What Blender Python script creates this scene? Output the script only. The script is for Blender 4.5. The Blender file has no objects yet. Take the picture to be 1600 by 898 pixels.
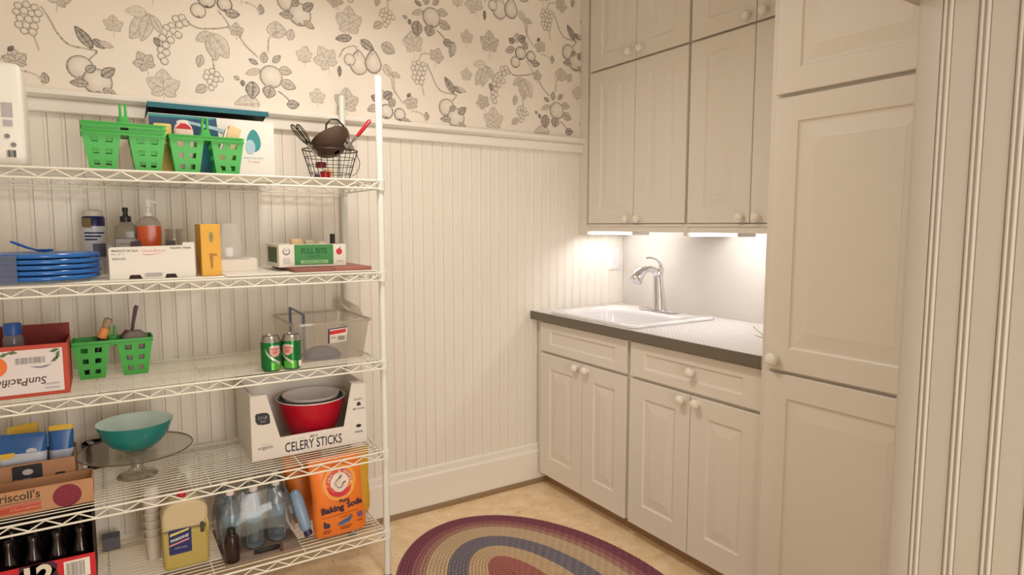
import bpy, bmesh, math, random
from mathutils import Vector, Matrix
random.seed(7)
PI = math.pi
scn = bpy.context.scene
COL = scn.collection

# ------------------------------------------------------------------ camera
cam_d = bpy.data.cameras.new('camera'); cam = bpy.data.objects.new('camera', cam_d); COL.objects.link(cam)
cam.location = (-2.4761, -2.6991, 1.3500)
cam_d.sensor_width = 36.0; cam_d.lens = 36.0*1001.33/1600; cam_d.clip_start = 0.02
cam.rotation_euler = (PI/2-0.09678, 0, -0.56946)
scn.camera = cam

# ------------------------------------------------------------------ world, exposure
w = bpy.data.worlds.new('world'); scn.world = w; w.use_nodes = True
w.node_tree.nodes['Background'].inputs[0].default_value = (1.0, 0.86, 0.70, 1)
w.node_tree.nodes['Background'].inputs[1].default_value = 0.15
scn.view_settings.view_transform = 'Standard'; scn.view_settings.look = 'None'
scn.view_settings.exposure = 0.0; scn.view_settings.gamma = 1.0
CEIL_POWER = 10.6       # the pantry's ceiling lamp
FILL_POWER = 40.0       # added fill light behind the camera, set in a wall opening
STRIP = 54.0            # emission of the strips under the wall cabinets
def area(name, loc, size, power, col, rot=(0, 0, 0), shape='DISK'):
    d = bpy.data.lights.new(name, 'AREA'); d.shape = shape; d.size = size; d.energy = power; d.color = col
    o = bpy.data.objects.new(name, d); o.location = loc; o.rotation_euler = rot; COL.objects.link(o); return o
WARM = (1.0, 0.935, 0.86)
ceil_l = area('ceiling_lamp_light', (-1.75, -.85, 2.50), 0.30, CEIL_POWER, WARM); ceil_l.data.spread = math.radians(150)
fill_l = area('added_fill_light', (-1.80, -3.93, 1.0), 0.9, FILL_POWER, WARM, (PI/2, 0, 0), 'RECTANGLE'); fill_l.data.size_y = 1.9  # added fill, brightens the low parts of the room

# ------------------------------------------------------------------ materials
def lin(c):
    return tuple(((v/255)/12.92 if v/255 <= .04045 else ((v/255+.055)/1.055)**2.4) for v in c) + (1,)
MATS = {}
def mat(name, rgb, rough=.5, metal=0., spec=.5, trans=0., alpha=1., emit=None, es=0., noise=0., nscale=40., bump=0., bscale=200., sss=0., ior=1.45, coat=0.):
    if name in MATS: return MATS[name]
    m = bpy.data.materials.new(name); m.use_nodes = True; nt = m.node_tree
    b = nt.nodes['Principled BSDF']; c = lin(rgb)
    b.inputs['Base Color'].default_value = c; b.inputs['Roughness'].default_value = rough; b.inputs['Metallic'].default_value = metal
    b.inputs['Specular IOR Level'].default_value = spec; b.inputs['Transmission Weight'].default_value = trans
    b.inputs['Alpha'].default_value = alpha; b.inputs['IOR'].default_value = ior; b.inputs['Coat Weight'].default_value = coat
    if emit: b.inputs['Emission Color'].default_value = lin(emit); b.inputs['Emission Strength'].default_value = es
    if noise or bump:
        tc = nt.nodes.new('ShaderNodeTexCoord')
    if noise:
        n = nt.nodes.new('ShaderNodeTexNoise'); n.inputs['Scale'].default_value = nscale; n.inputs['Detail'].default_value = 5
        nt.links.new(tc.outputs['Object'], n.inputs['Vector'])
        mx = nt.nodes.new('ShaderNodeMix'); mx.data_type = 'RGBA'
        mx.inputs[6].default_value = tuple(max(0, v*(1-noise)) for v in c[:3])+(1,); mx.inputs[7].default_value = tuple(min(1, v*(1+noise)) for v in c[:3])+(1,)
        nt.links.new(n.outputs['Fac'], mx.inputs[0]); nt.links.new(mx.outputs[2], b.inputs['Base Color'])
    if bump:
        n2 = nt.nodes.new('ShaderNodeTexNoise'); n2.inputs['Scale'].default_value = bscale; n2.inputs['Detail'].default_value = 3
        nt.links.new(tc.outputs['Object'], n2.inputs['Vector'])
        bp = nt.nodes.new('ShaderNodeBump'); bp.inputs['Strength'].default_value = bump; bp.inputs['Distance'].default_value = .002
        nt.links.new(n2.outputs['Fac'], bp.inputs['Height']); nt.links.new(bp.outputs['Normal'], b.inputs['Normal'])
    MATS[name] = m; return m
def film(name, rgb, clear=.6, rough=.08, gloss=.25, body=.2):
    """thin see-through plastic or glass: part clear, part gloss, part milky body"""
    if name in MATS: return MATS[name]
    m = bpy.data.materials.new(name); m.use_nodes = True; nt = m.node_tree; nt.nodes.clear()
    out = nt.nodes.new('ShaderNodeOutputMaterial'); t = nt.nodes.new('ShaderNodeBsdfTransparent'); g = nt.nodes.new('ShaderNodeBsdfGlossy')
    d = nt.nodes.new('ShaderNodeBsdfDiffuse'); tl = nt.nodes.new('ShaderNodeBsdfTranslucent'); c = lin(rgb)
    t.inputs[0].default_value = tuple(.80+.20*v for v in c[:3])+(1,); g.inputs['Color'].default_value = (1, 1, 1, 1); g.inputs['Roughness'].default_value = rough
    d.inputs[0].default_value = c; tl.inputs[0].default_value = c
    a = nt.nodes.new('ShaderNodeMixShader'); b = nt.nodes.new('ShaderNodeMixShader'); e = nt.nodes.new('ShaderNodeMixShader')
    e.inputs[0].default_value = .4; nt.links.new(d.outputs[0], e.inputs[1]); nt.links.new(tl.outputs[0], e.inputs[2])
    a.inputs[0].default_value = body; nt.links.new(t.outputs[0], a.inputs[1]); nt.links.new(e.outputs[0], a.inputs[2])
    fr = nt.nodes.new('ShaderNodeFresnel'); fr.inputs[0].default_value = 1.25
    mm = nt.nodes.new('ShaderNodeMath'); mm.operation = 'MULTIPLY_ADD'; mm.inputs[1].default_value = gloss*1.6; mm.inputs[2].default_value = gloss*.10
    nt.links.new(fr.outputs[0], mm.inputs[0]); nt.links.new(mm.outputs[0], b.inputs[0])
    nt.links.new(a.outputs[0], b.inputs[1]); nt.links.new(g.outputs[0], b.inputs[2]); nt.links.new(b.outputs[0], out.inputs[0])
    MATS[name] = m; return m

PLANK = mat('cream_beadboard_paint', (238, 230, 218), .45, noise=.02, nscale=6)
TRIM = mat('cream_trim_paint', (240, 233, 222), .42)
CAB = mat('warm_white_cabinet_paint', (230, 222, 211), .40, noise=.012, nscale=12, bump=.04, bscale=500)
CABIN = mat('cabinet_reveal_paint', (214, 204, 188), .5)
KNOB = mat('white_knob', (240, 233, 220), .28)
PILLAR = mat('grey_white_panel_paint', (192, 185, 175), .45, noise=.015, nscale=8)
WIREW = mat('white_epoxy_wire', (236, 233, 220), .35)
POSTW = mat('white_epoxy_post', (226, 226, 218), .32)
WHITE = mat('white_card', (240, 236, 228), .6)
CREAMCARD = mat('cream_card', (236, 230, 218), .65)
BLACK = mat('black_print', (38, 36, 44), .6)
NAVY = mat('navy_print', (34, 38, 86), .5)
GREY = mat('grey_print', (140, 136, 140), .6)
LGREY = mat('light_grey_print', (186, 180, 182), .6)
RED = mat('red_print', (196, 36, 48), .5)
PINKISH = mat('faded_red_print', (228, 150, 150), .6)
STEEL = mat('brushed_steel', (176, 172, 166), .28, metal=1)
DARKSTEEL = mat('dark_steel_wire', (72, 62, 54), .38, metal=.8)
CHROME = mat('chrome', (225, 226, 230), .08, metal=1)
GREENP = mat('bright_green_plastic', (80, 186, 88), .38, spec=.4)
WHITEPL = mat('white_plastic', (238, 236, 230), .35)
BLACKPL = mat('black_plastic', (24, 22, 22), .35)
REDPL = mat('red_plastic', (200, 28, 40), .3)

# ------------------------------------------------------------------ mesh helpers
class MB:
    def __init__(s): s.v = []; s.f = []; s.mi = []; s.m = 0
    def add(s, vs, fs):
        o = len(s.v); s.v += [tuple(p) for p in vs]
        for f in fs: s.f.append([i+o for i in f]); s.mi.append(s.m)
        return s
    def box(s, x0, x1, y0, y1, z0, z1):
        return s.add([(x, y, z) for x in (x0, x1) for y in (y0, y1) for z in (z0, z1)],
                     [(0, 1, 3, 2), (4, 6, 7, 5), (0, 4, 5, 1), (2, 3, 7, 6), (0, 2, 6, 4), (1, 5, 7, 3)])
    def loft(s, loops, cap0=True, cap1=True, closed=True):
        n = len(loops[0]); vs = [p for l in loops for p in l]; fs = []
        for k in range(len(loops)-1):
            for i in range(n if closed else n-1):
                j = (i+1) % n; fs.append((k*n+i, k*n+j, (k+1)*n+j, (k+1)*n+i))
        if cap0: fs.append(tuple(range(n-1, -1, -1)))
        if cap1: fs.append(tuple((len(loops)-1)*n+i for i in range(n)))
        return s.add(vs, fs)
    def tube(s, pts, r, n=8, caps=True, flat=1.0):
        pts = [Vector(p) for p in pts]; rs = r if isinstance(r, (list, tuple)) else [r]*len(pts); loops = []; up = None
        for i, p in enumerate(pts):
            t = (pts[min(i+1, len(pts)-1)]-pts[max(i-1, 0)]).normalized()
            if up is None: up = Vector((0, 0, 1)) if abs(t.z) < .9 else Vector((1, 0, 0))
            a = t.cross(up).normalized(); b = a.cross(t).normalized(); up = b
            loops.append([p+(a*math.cos(2*PI*k/n)+b*math.sin(2*PI*k/n)*flat)*rs[i] for k in range(n)])
        return s.loft(loops, caps, caps)
    def ring(s, pts, r, n=6):       # closed tube
        pts = [Vector(p) for p in pts]; N = len(pts); loops = []
        nrm = Vector((0, 0, 0))
        for i in range(N): nrm += (pts[i]-pts[0]).cross(pts[(i+1) % N]-pts[0])
        nrm.normalize()
        for i, p in enumerate(pts):
            t = (pts[(i+1) % N]-pts[i-1]).normalized(); a = t.cross(nrm).normalized()
            loops.append([p+(a*math.cos(2*PI*k/n)+nrm*math.sin(2*PI*k/n))*r for k in range(n)])
        loops.append(loops[0]); return s.loft(loops, False, False)
    def lathe(s, prof, c=(0, 0, 0), n=28, axis='z', caps=True, sx=1., sy=1.):
        loops = []
        for r, h in prof:
            l = []
            for k in range(n):
                a = 2*PI*k/n; u, q = r*math.cos(a)*sx, r*math.sin(a)*sy
                if axis == 'z': p = (c[0]+u, c[1]+q, c[2]+h)
                elif axis == 'x': p = (c[0]+h, c[1]+u, c[2]+q)
                else: p = (c[0]+u, c[1]+h, c[2]+q)
                l.append(p)
            loops.append(l)
        return s.loft(loops, caps, caps)
    def prism(s, pts, ax, a0, a1):   # polygon in the plane across axis ax, from a0 to a1
        def P(p, a): return {'x': (a, p[0], p[1]), 'y': (p[0], a, p[1]), 'z': (p[0], p[1], a)}[ax]
        return s.loft([[P(p, a0) for p in pts], [P(p, a1) for p in pts]])
    def xf(s, M, start=0):
        for i in range(start, len(s.v)): s.v[i] = tuple(M @ Vector(s.v[i]))
        return s
def wloc(o):
    v = Vector((0, 0, 0))
    while o: v += o.location; o = o.parent
    return v
def mesh(name, mb, m, smooth=False, bevel=0., seg=2, ang=40, shift=None):
    me = bpy.data.meshes.new(name); vs = mb.v
    if shift: vs = [(p[0]-shift[0], p[1]-shift[1], p[2]-shift[2]) for p in vs]
    me.from_pydata(vs, [], mb.f); ms = m if isinstance(m, (list, tuple)) else [m]
    for k in ms: me.materials.append(k)
    me.polygons.foreach_set('material_index', mb.mi)
    bm = bmesh.new(); bm.from_mesh(me); bmesh.ops.remove_doubles(bm, verts=bm.verts, dist=1e-6); bmesh.ops.recalc_face_normals(bm, faces=bm.faces)
    if bevel:
        es = [e for e in bm.edges if len(e.link_faces) == 2 and e.calc_face_angle(0) > .6]
        bmesh.ops.bevel(bm, geom=es, offset=bevel, segments=seg, affect='EDGES', profile=.5)
    bm.to_mesh(me); bm.free()
    if smooth or bevel:
        me.polygons.foreach_set('use_smooth', [True]*len(me.polygons)); me.set_sharp_from_angle(angle=math.radians(ang))
    me.update(); return me
def thing(name, label, cat, loc=(0, 0, 0), group=None, rz=0.):
    o = bpy.data.objects.new(name, None); COL.objects.link(o); o.location = loc; o.rotation_euler.z = rz; o.empty_display_size = .05
    o['label'] = label; o['category'] = cat
    if group: o['group'] = group
    return o
def part(name, mb, m, parent, label=None, stuff=False, local=False, **k):
    """one mesh object under its thing; vertices are world positions unless local"""
    me = mesh(name, mb, m, shift=None if local or parent is None else tuple(wloc(parent)), **k)
    o = bpy.data.objects.new(name, me); COL.objects.link(o); o.parent = parent
    if label: o['label'] = label
    if stuff: o['kind'] = 'stuff'
    return o
def single(name, mb, m, label, cat, loc=(0, 0, 0), group=None, world=False, **k):
    me = mesh(name, mb, m, shift=loc if world else None, **k); o = bpy.data.objects.new(name, me); COL.objects.link(o); o.location = loc
    o['label'] = label; o['category'] = cat
    if group: o['group'] = group
    return o
def struct(name, mb, m, parent=None, **k):
    me = mesh(name, mb, m, **k); o = bpy.data.objects.new(name, me); COL.objects.link(o); o.parent = parent
    if parent is None: o['kind'] = 'structure'
    return o
def share(name, me, parent, loc):
    o = bpy.data.objects.new(name, me); COL.objects.link(o); o.parent = parent; o.location = loc; return o
def dup(root, loc, label=None, group=None, rz=None):
    r = root.copy(); COL.objects.link(r); r.location = loc
    if rz is not None: r.rotation_euler.z = rz
    if label: r['label'] = label
    if group: r['group'] = group
    for ch in list(root.children):
        c = ch.copy(); COL.objects.link(c); c.parent = r
        for g in list(ch.children):
            d = g.copy(); COL.objects.link(d); d.parent = c
    return r
def text(parent, name, s, m, loc, size, rot=(PI/2, 0, 0), align='CENTER', sx=1., shear=0., ext=.0002, local=False, label=None, bold=0.):
    cu = bpy.data.curves.new('t', 'FONT'); cu.body = s; cu.size = size; cu.align_x = align; cu.align_y = 'CENTER'; cu.extrude = ext; cu.shear = shear; cu.resolution_u = 3; cu.offset = bold
    t = bpy.data.objects.new('t', cu); COL.objects.link(t)
    me = bpy.data.meshes.new_from_object(t.evaluated_get(bpy.context.evaluated_depsgraph_get()))
    bpy.data.objects.remove(t); bpy.data.curves.remove(cu)
    me.transform(Matrix.Translation(loc) @ Matrix.Rotation(rot[2], 4, 'Z') @ Matrix.Rotation(rot[0], 4, 'X') @ Matrix.Rotation(rot[1], 4, 'Z') @ Matrix.Diagonal((sx, 1, 1, 1)))
    if not local: me.transform(Matrix.Translation(-wloc(parent)))
    me.name = name; me.materials.clear(); me.materials.append(m); o = bpy.data.objects.new(name, me); COL.objects.link(o); o.parent = parent
    if label: o['label'] = label
    return o
def decal(parent, name, pts, y, m, label=None, th=.0006):     # flat print on a face that looks towards -y
    mb = MB(); mb.prism(pts, 'y', y, y-th); return part(name, mb, m, parent, label)
def rect(x0, x1, z0, z1): return [(x0, z0), (x1, z0), (x1, z1), (x0, z1)]
def disc(cx, cz, r, n=24, sx=1.): return [(cx+r*sx*math.cos(2*PI*k/n), cz+r*math.sin(2*PI*k/n)) for k in range(n)]
def rrect(x0, x1, y0, y1, r, n=4):
    out = []
    for cx, cy, a0 in ((x1-r, y1-r, 0), (x0+r, y1-r, PI/2), (x0+r, y0+r, PI), (x1-r, y0+r, 1.5*PI)):
        for k in range(n+1): a = a0+PI/2*k/n; out.append((cx+r*math.cos(a), cy+r*math.sin(a)))
    return out
def barcode(parent, x0, x1, z0, z1, y, m=BLACK):
    mb = MB(); x = x0; rr = random.Random(3)
    while x < x1-.0015:
        ww = rr.choice((.0010, .0016, .0026)); mb.box(x, min(x+ww, x1), y-.0005, y, z0, z1); x += ww+rr.choice((.0010, .0016, .002))
    return part('barcode', mb, m, parent)

# ------------------------------------------------------------------ the room
CH = 2.62
FL = mat('floor_base', (222, 196, 150), .45)
def floor_material():
    m = bpy.data.materials.new('speckled_tan_vinyl'); m.use_nodes = True; nt = m.node_tree; b = nt.nodes['Principled BSDF']; b.inputs['Roughness'].default_value = .42
    tc = nt.nodes.new('ShaderNodeTexCoord'); n1 = nt.nodes.new('ShaderNodeTexNoise'); n1.inputs['Scale'].default_value = 14; n1.inputs['Detail'].default_value = 8; n1.inputs['Roughness'].default_value = .65
    n2 = nt.nodes.new('ShaderNodeTexNoise'); n2.inputs['Scale'].default_value = 55; n2.inputs['Detail'].default_value = 4
    r1 = nt.nodes.new('ShaderNodeValToRGB'); r1.color_ramp.elements[0].position = .32; r1.color_ramp.elements[0].color = lin((230, 198, 152)); r1.color_ramp.elements[1].position = .66; r1.color_ramp.elements[1].color = lin((250, 226, 188))
    r2 = nt.nodes.new('ShaderNodeValToRGB'); r2.color_ramp.elements[0].position = .27; r2.color_ramp.elements[0].color = lin((150, 122, 82)); r2.color_ramp.elements[1].position = .37; r2.color_ramp.elements[1].color = (1, 1, 1, 1)
    mx = nt.nodes.new('ShaderNodeMix'); mx.data_type = 'RGBA'; mx.blend_type = 'MULTIPLY'; mx.inputs[0].default_value = .75
    for n in (n1, n2): nt.links.new(tc.outputs['Object'], n.inputs['Vector'])
    nt.links.new(n1.outputs['Fac'], r1.inputs[0]); nt.links.new(n2.outputs['Fac'], r2.inputs[0]); nt.links.new(r1.outputs[0], mx.inputs[6]); nt.links.new(r2.outputs[0], mx.inputs[7]); nt.links.new(mx.outputs[2], b.inputs['Base Color'])
    return m
struct('floor', MB().box(-3.75, .1, -4.0, .1, -.06, 0), floor_material())
CEILM = mat('ceiling_paint', (242, 240, 236), .7)
struct('ceiling', MB().box(-3.75, .1, -4.0, .1, CH, CH+.06), CEILM)
WALLP = mat('plain_wall_paint', (238, 234, 228), .6)
struct('wall_right', MB().box(0.0, .1, -4.0, .1, 0, CH), WALLP)
struct('wall_left', MB().box(-3.75, -3.65, -4.0, 0.012, 0, CH), WALLP)
struct('wall_front', MB().box(-3.65, -2.30, -4.0, -3.9, 0, CH).box(-1.30, 0, -4.0, -3.9, 0, CH).box(-2.30, -1.30, -4.0, -3.9, 2.05, CH), WALLP)  # opening made for the added fill light
wb = struct('wall_back', MB().box(-3.65, 0.0, .012, .1, 0, CH), PLANK)
PAPER = mat('cream_wallpaper', (240, 229, 214), .6, noise=.015, nscale=3)
struct('wallpaper', MB().box(-3.65, -.0, .0015, .012, 1.785, CH), PAPER, wb)
# beadboard: each plank its own piece, a rounded bead along one edge
PW = .0511
def plank_mesh():
    prof = [(0.0004, .011), (.0004, .0028), (.0024, .0005), (PW-.0140, .0005), (PW-.0126, .0024), (PW-.0112, .0014), (PW-.0085, .0002), (PW-.0060, 0.), (PW-.0035, .0010), (PW-.0018, .0028), (PW-.0004, .0028), (PW-.0006, .011)]
    mb = MB(); mb.prism(prof, 'z', .19, 1.735); return mesh('plank', mb, PLANK)
pm = plank_mesh()
for k in range(71): share('plank', pm, wb, (-(k+1)*PW-.003, 0, 0))
# wallpaper print: fruit, leaves and vines, flat ink on the paper
INK = [('F',-1.104,1.888,0.035,0.6),('F',-1.057,1.846,0.039,0.65),('L',-1.066,1.958,-1.112,2.023,0.28,0.9),('L',-1.062,1.987,-1.03,1.962,0.4,0.8),('L',-1.044,1.981,-1.004,1.969,0.35,0.35),('L',-1.043,1.866,-1.004,1.897,0.45,0.8),('L',-1.041,1.824,-1.002,1.8,0.4,0.6),('L',-1.084,1.836,-1.136,1.835,0.35,0.7),('L',-1.088,1.877,-1.06,1.898,0.5,0.7),('S',[(-1.202,2.072),(-1.18,2.031),(-1.162,1.992),(-1.13,1.959),(-1.073,1.953),(-1.054,1.947),(-1.076,1.92)],0.4),('G',-1.264,2.064,0.01,0.55),('G',-1.242,2.071,0.01,0.55),('G',-1.22,2.066,0.01,0.55),('G',-1.269,2.044,0.01,0.55),('G',-1.249,2.05,0.011,0.55),('G',-1.229,2.045,0.01,0.55),('G',-1.211,2.049,0.011,0.55),('G',-1.261,2.025,0.01,0.55),('G',-1.238,2.025,0.011,0.55),('G',-1.219,2.028,0.01,0.55),('G',-1.265,2.004,0.011,0.55),('G',-1.246,2.005,0.01,0.55),('G',-1.225,2.005,0.011,0.55),('G',-1.252,1.986,0.01,0.55),('G',-1.23,1.986,0.011,0.55),('M',-1.265,2.139,0.049,10,0.32),('M',-1.156,2.103,0.036,-20,0.4),('S',[(-1.242,2.079),(-1.219,2.114),(-1.165,2.113)],0.3),('S',[(-1.23,1.98),(-1.222,1.953),(-1.217,1.93)],0.2),('F',-1.176,2.276,0.038,0.6),('L',-1.246,2.249,-1.249,2.185,0.55,0.85),('L',-1.181,2.239,-1.191,2.194,0.75,0.75),('L',-1.14,2.262,-1.082,2.243,0.45,0.6),('L',-1.144,2.309,-1.096,2.303,0.5,0.5),('L',-1.225,2.319,-1.256,2.333,0.35,0.7),('L',-1.203,2.327,-1.198,2.367,0.5,0.6),('L',-1.167,2.333,-1.139,2.362,0.4,0.6),('L',-1.217,2.297,-1.27,2.276,0.3,0.4),('L',-1.295,2.252,-1.313,2.261,0.5,0.5),('L',-1.283,2.25,-1.282,2.229,0.5,0.8),('S',[(-1.15,2.224),(-1.118,2.201),(-1.099,2.178),(-1.081,2.166)],0.4),('L',-1.118,2.175,-1.071,2.18,0.5,0.8),('L',-1.076,2.171,-1.081,2.117,0.3,0.6),('G',-1.406,2.264,0.01,0.55),('G',-1.39,2.271,0.01,0.55),('G',-1.373,2.262,0.01,0.55),('G',-1.361,2.245,0.01,0.55),('G',-1.378,2.242,0.01,0.55),('G',-1.394,2.247,0.01,0.55),('G',-1.411,2.248,0.01,0.55),('G',-1.399,2.231,0.01,0.55),('G',-1.384,2.223,0.01,0.55),('G',-1.395,2.209,0.01,0.55),('L',-1.412,2.214,-1.448,2.189,0.5,0.5),('P',-1.518,2.027,0.042,0.6),('P',-1.454,2.039,0.04,0.75),('F',-1.557,2.041,0.021,0.5),('L',-1.547,2.132,-1.614,2.118,0.3,0.85),('L',-1.507,2.127,-1.451,2.097,0.4,0.85),('M',-1.554,2.187,0.055,0,0.35),('L',-1.413,2.125,-1.355,2.099,0.55,0.6),('M',-1.651,2.021,0.051,30,0.35),('L',-1.601,2.009,-1.601,1.968,0.25,0.9),('L',-1.403,2.042,-1.378,1.998,0.5,0.35),('L',-1.369,2.011,-1.331,1.996,0.4,0.4),('S',[(-1.521,2.064),(-1.532,2.1),(-1.58,2.082),(-1.6,2.046)],0.35),('S',[(-1.456,2.073),(-1.476,2.101),(-1.507,2.123)],0.35),('S',[(-1.394,2.028),(-1.361,1.985),(-1.358,1.938),(-1.32,1.887)],0.3),('M',-1.744,2.026,0.033,0,0.25),('F',-0.728,2.141,0.023,0.55),('F',-0.698,2.187,0.027,0.8),('F',-0.636,2.18,0.023,0.8),('L',-0.735,2.234,-0.765,2.245,0.6,0.9),('L',-0.722,2.236,-0.717,2.279,0.6,0.45),('L',-0.708,2.245,-0.67,2.268,0.6,0.95),('L',-0.679,2.245,-0.662,2.212,0.6,0.7),('L',-0.733,2.206,-0.783,2.184,0.4,0.6),('L',-0.634,2.149,-0.584,2.151,0.45,0.75),('M',-0.579,2.228,0.034,15,0.4),('L',-0.598,2.261,-0.584,2.275,0.4,0.9),('L',-0.504,2.167,-0.507,2.202,0.45,0.6),('S',[(-0.711,2.366),(-0.673,2.329),(-0.668,2.299),(-0.657,2.27)],0.3),('S',[(-0.573,2.202),(-0.527,2.191),(-0.51,2.161)],0.2),('S',[(-0.662,2.155),(-0.634,2.123),(-0.623,2.102)],0.3),('M',-0.874,2.199,0.053,0,0.45),('M',-0.996,2.21,0.033,0,0.3),('L',-1.066,2.187,-1.069,2.125,0.3,0.5),('G',-0.803,2.099,0.012,0.65),('G',-0.783,2.106,0.012,0.65),('G',-0.772,2.09,0.012,0.65),('G',-0.793,2.079,0.012,0.65),('G',-0.819,2.071,0.012,0.65),('G',-0.835,2.061,0.012,0.65),('G',-0.814,2.054,0.012,0.65),('G',-0.798,2.043,0.012,0.65),('G',-0.83,2.04,0.012,0.65),('G',-0.845,2.046,0.012,0.65),('G',-0.85,2.024,0.012,0.65),('G',-0.824,2.021,0.012,0.65),('G',-0.861,2.002,0.012,0.65),('G',-0.84,2.0,0.012,0.65),('G',-0.856,1.981,0.012,0.65),('G',-0.84,1.974,0.012,0.65),('G',-0.856,1.959,0.012,0.65),('G',-0.847,1.943,0.012,0.65),('L',-0.874,2.022,-0.861,1.993,0.4,0.8),('L',-0.886,2.101,-0.951,2.008,0.35,0.4),('L',-0.886,2.101,-0.916,2.004,0.3,0.4),('L',-0.881,2.098,-0.85,2.037,0.3,0.4),('L',-0.896,2.108,-0.961,2.1,0.4,0.25),('L',-0.976,2.052,-1.015,2.043,0.6,0.35),('M',-1.0,2.04,0.03,0,0.3),('M',-0.907,1.924,0.036,30,0.45),('S',[(-0.767,2.095),(-0.73,2.078),(-0.665,2.087),(-0.609,2.097),(-0.57,2.043),(-0.524,2.003)],0.45),('M',-0.598,2.085,0.027,0,0.4),('L',-0.686,2.065,-0.74,2.033,0.4,0.4),('L',-0.686,2.065,-0.675,1.969,0.4,0.45),('L',-0.686,2.065,-0.631,1.983,0.45,0.4),('L',-0.724,1.982,-0.735,1.937,0.4,0.5),('S',[(-0.686,1.977),(-0.681,1.933)],0.3),('M',-0.858,1.834,0.056,0,0.32),('L',-0.449,2.084,-0.45,2.148,0.8,0.45),('L',-0.402,2.085,-0.39,2.128,0.5,0.45),('L',-0.347,2.003,-0.335,2.07,0.4,0.4),('S',[(-0.484,2.025),(-0.478,2.081),(-0.438,2.113)],0.35),('L',-0.523,1.825,-0.614,1.813,0.5,0.4)]
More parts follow.
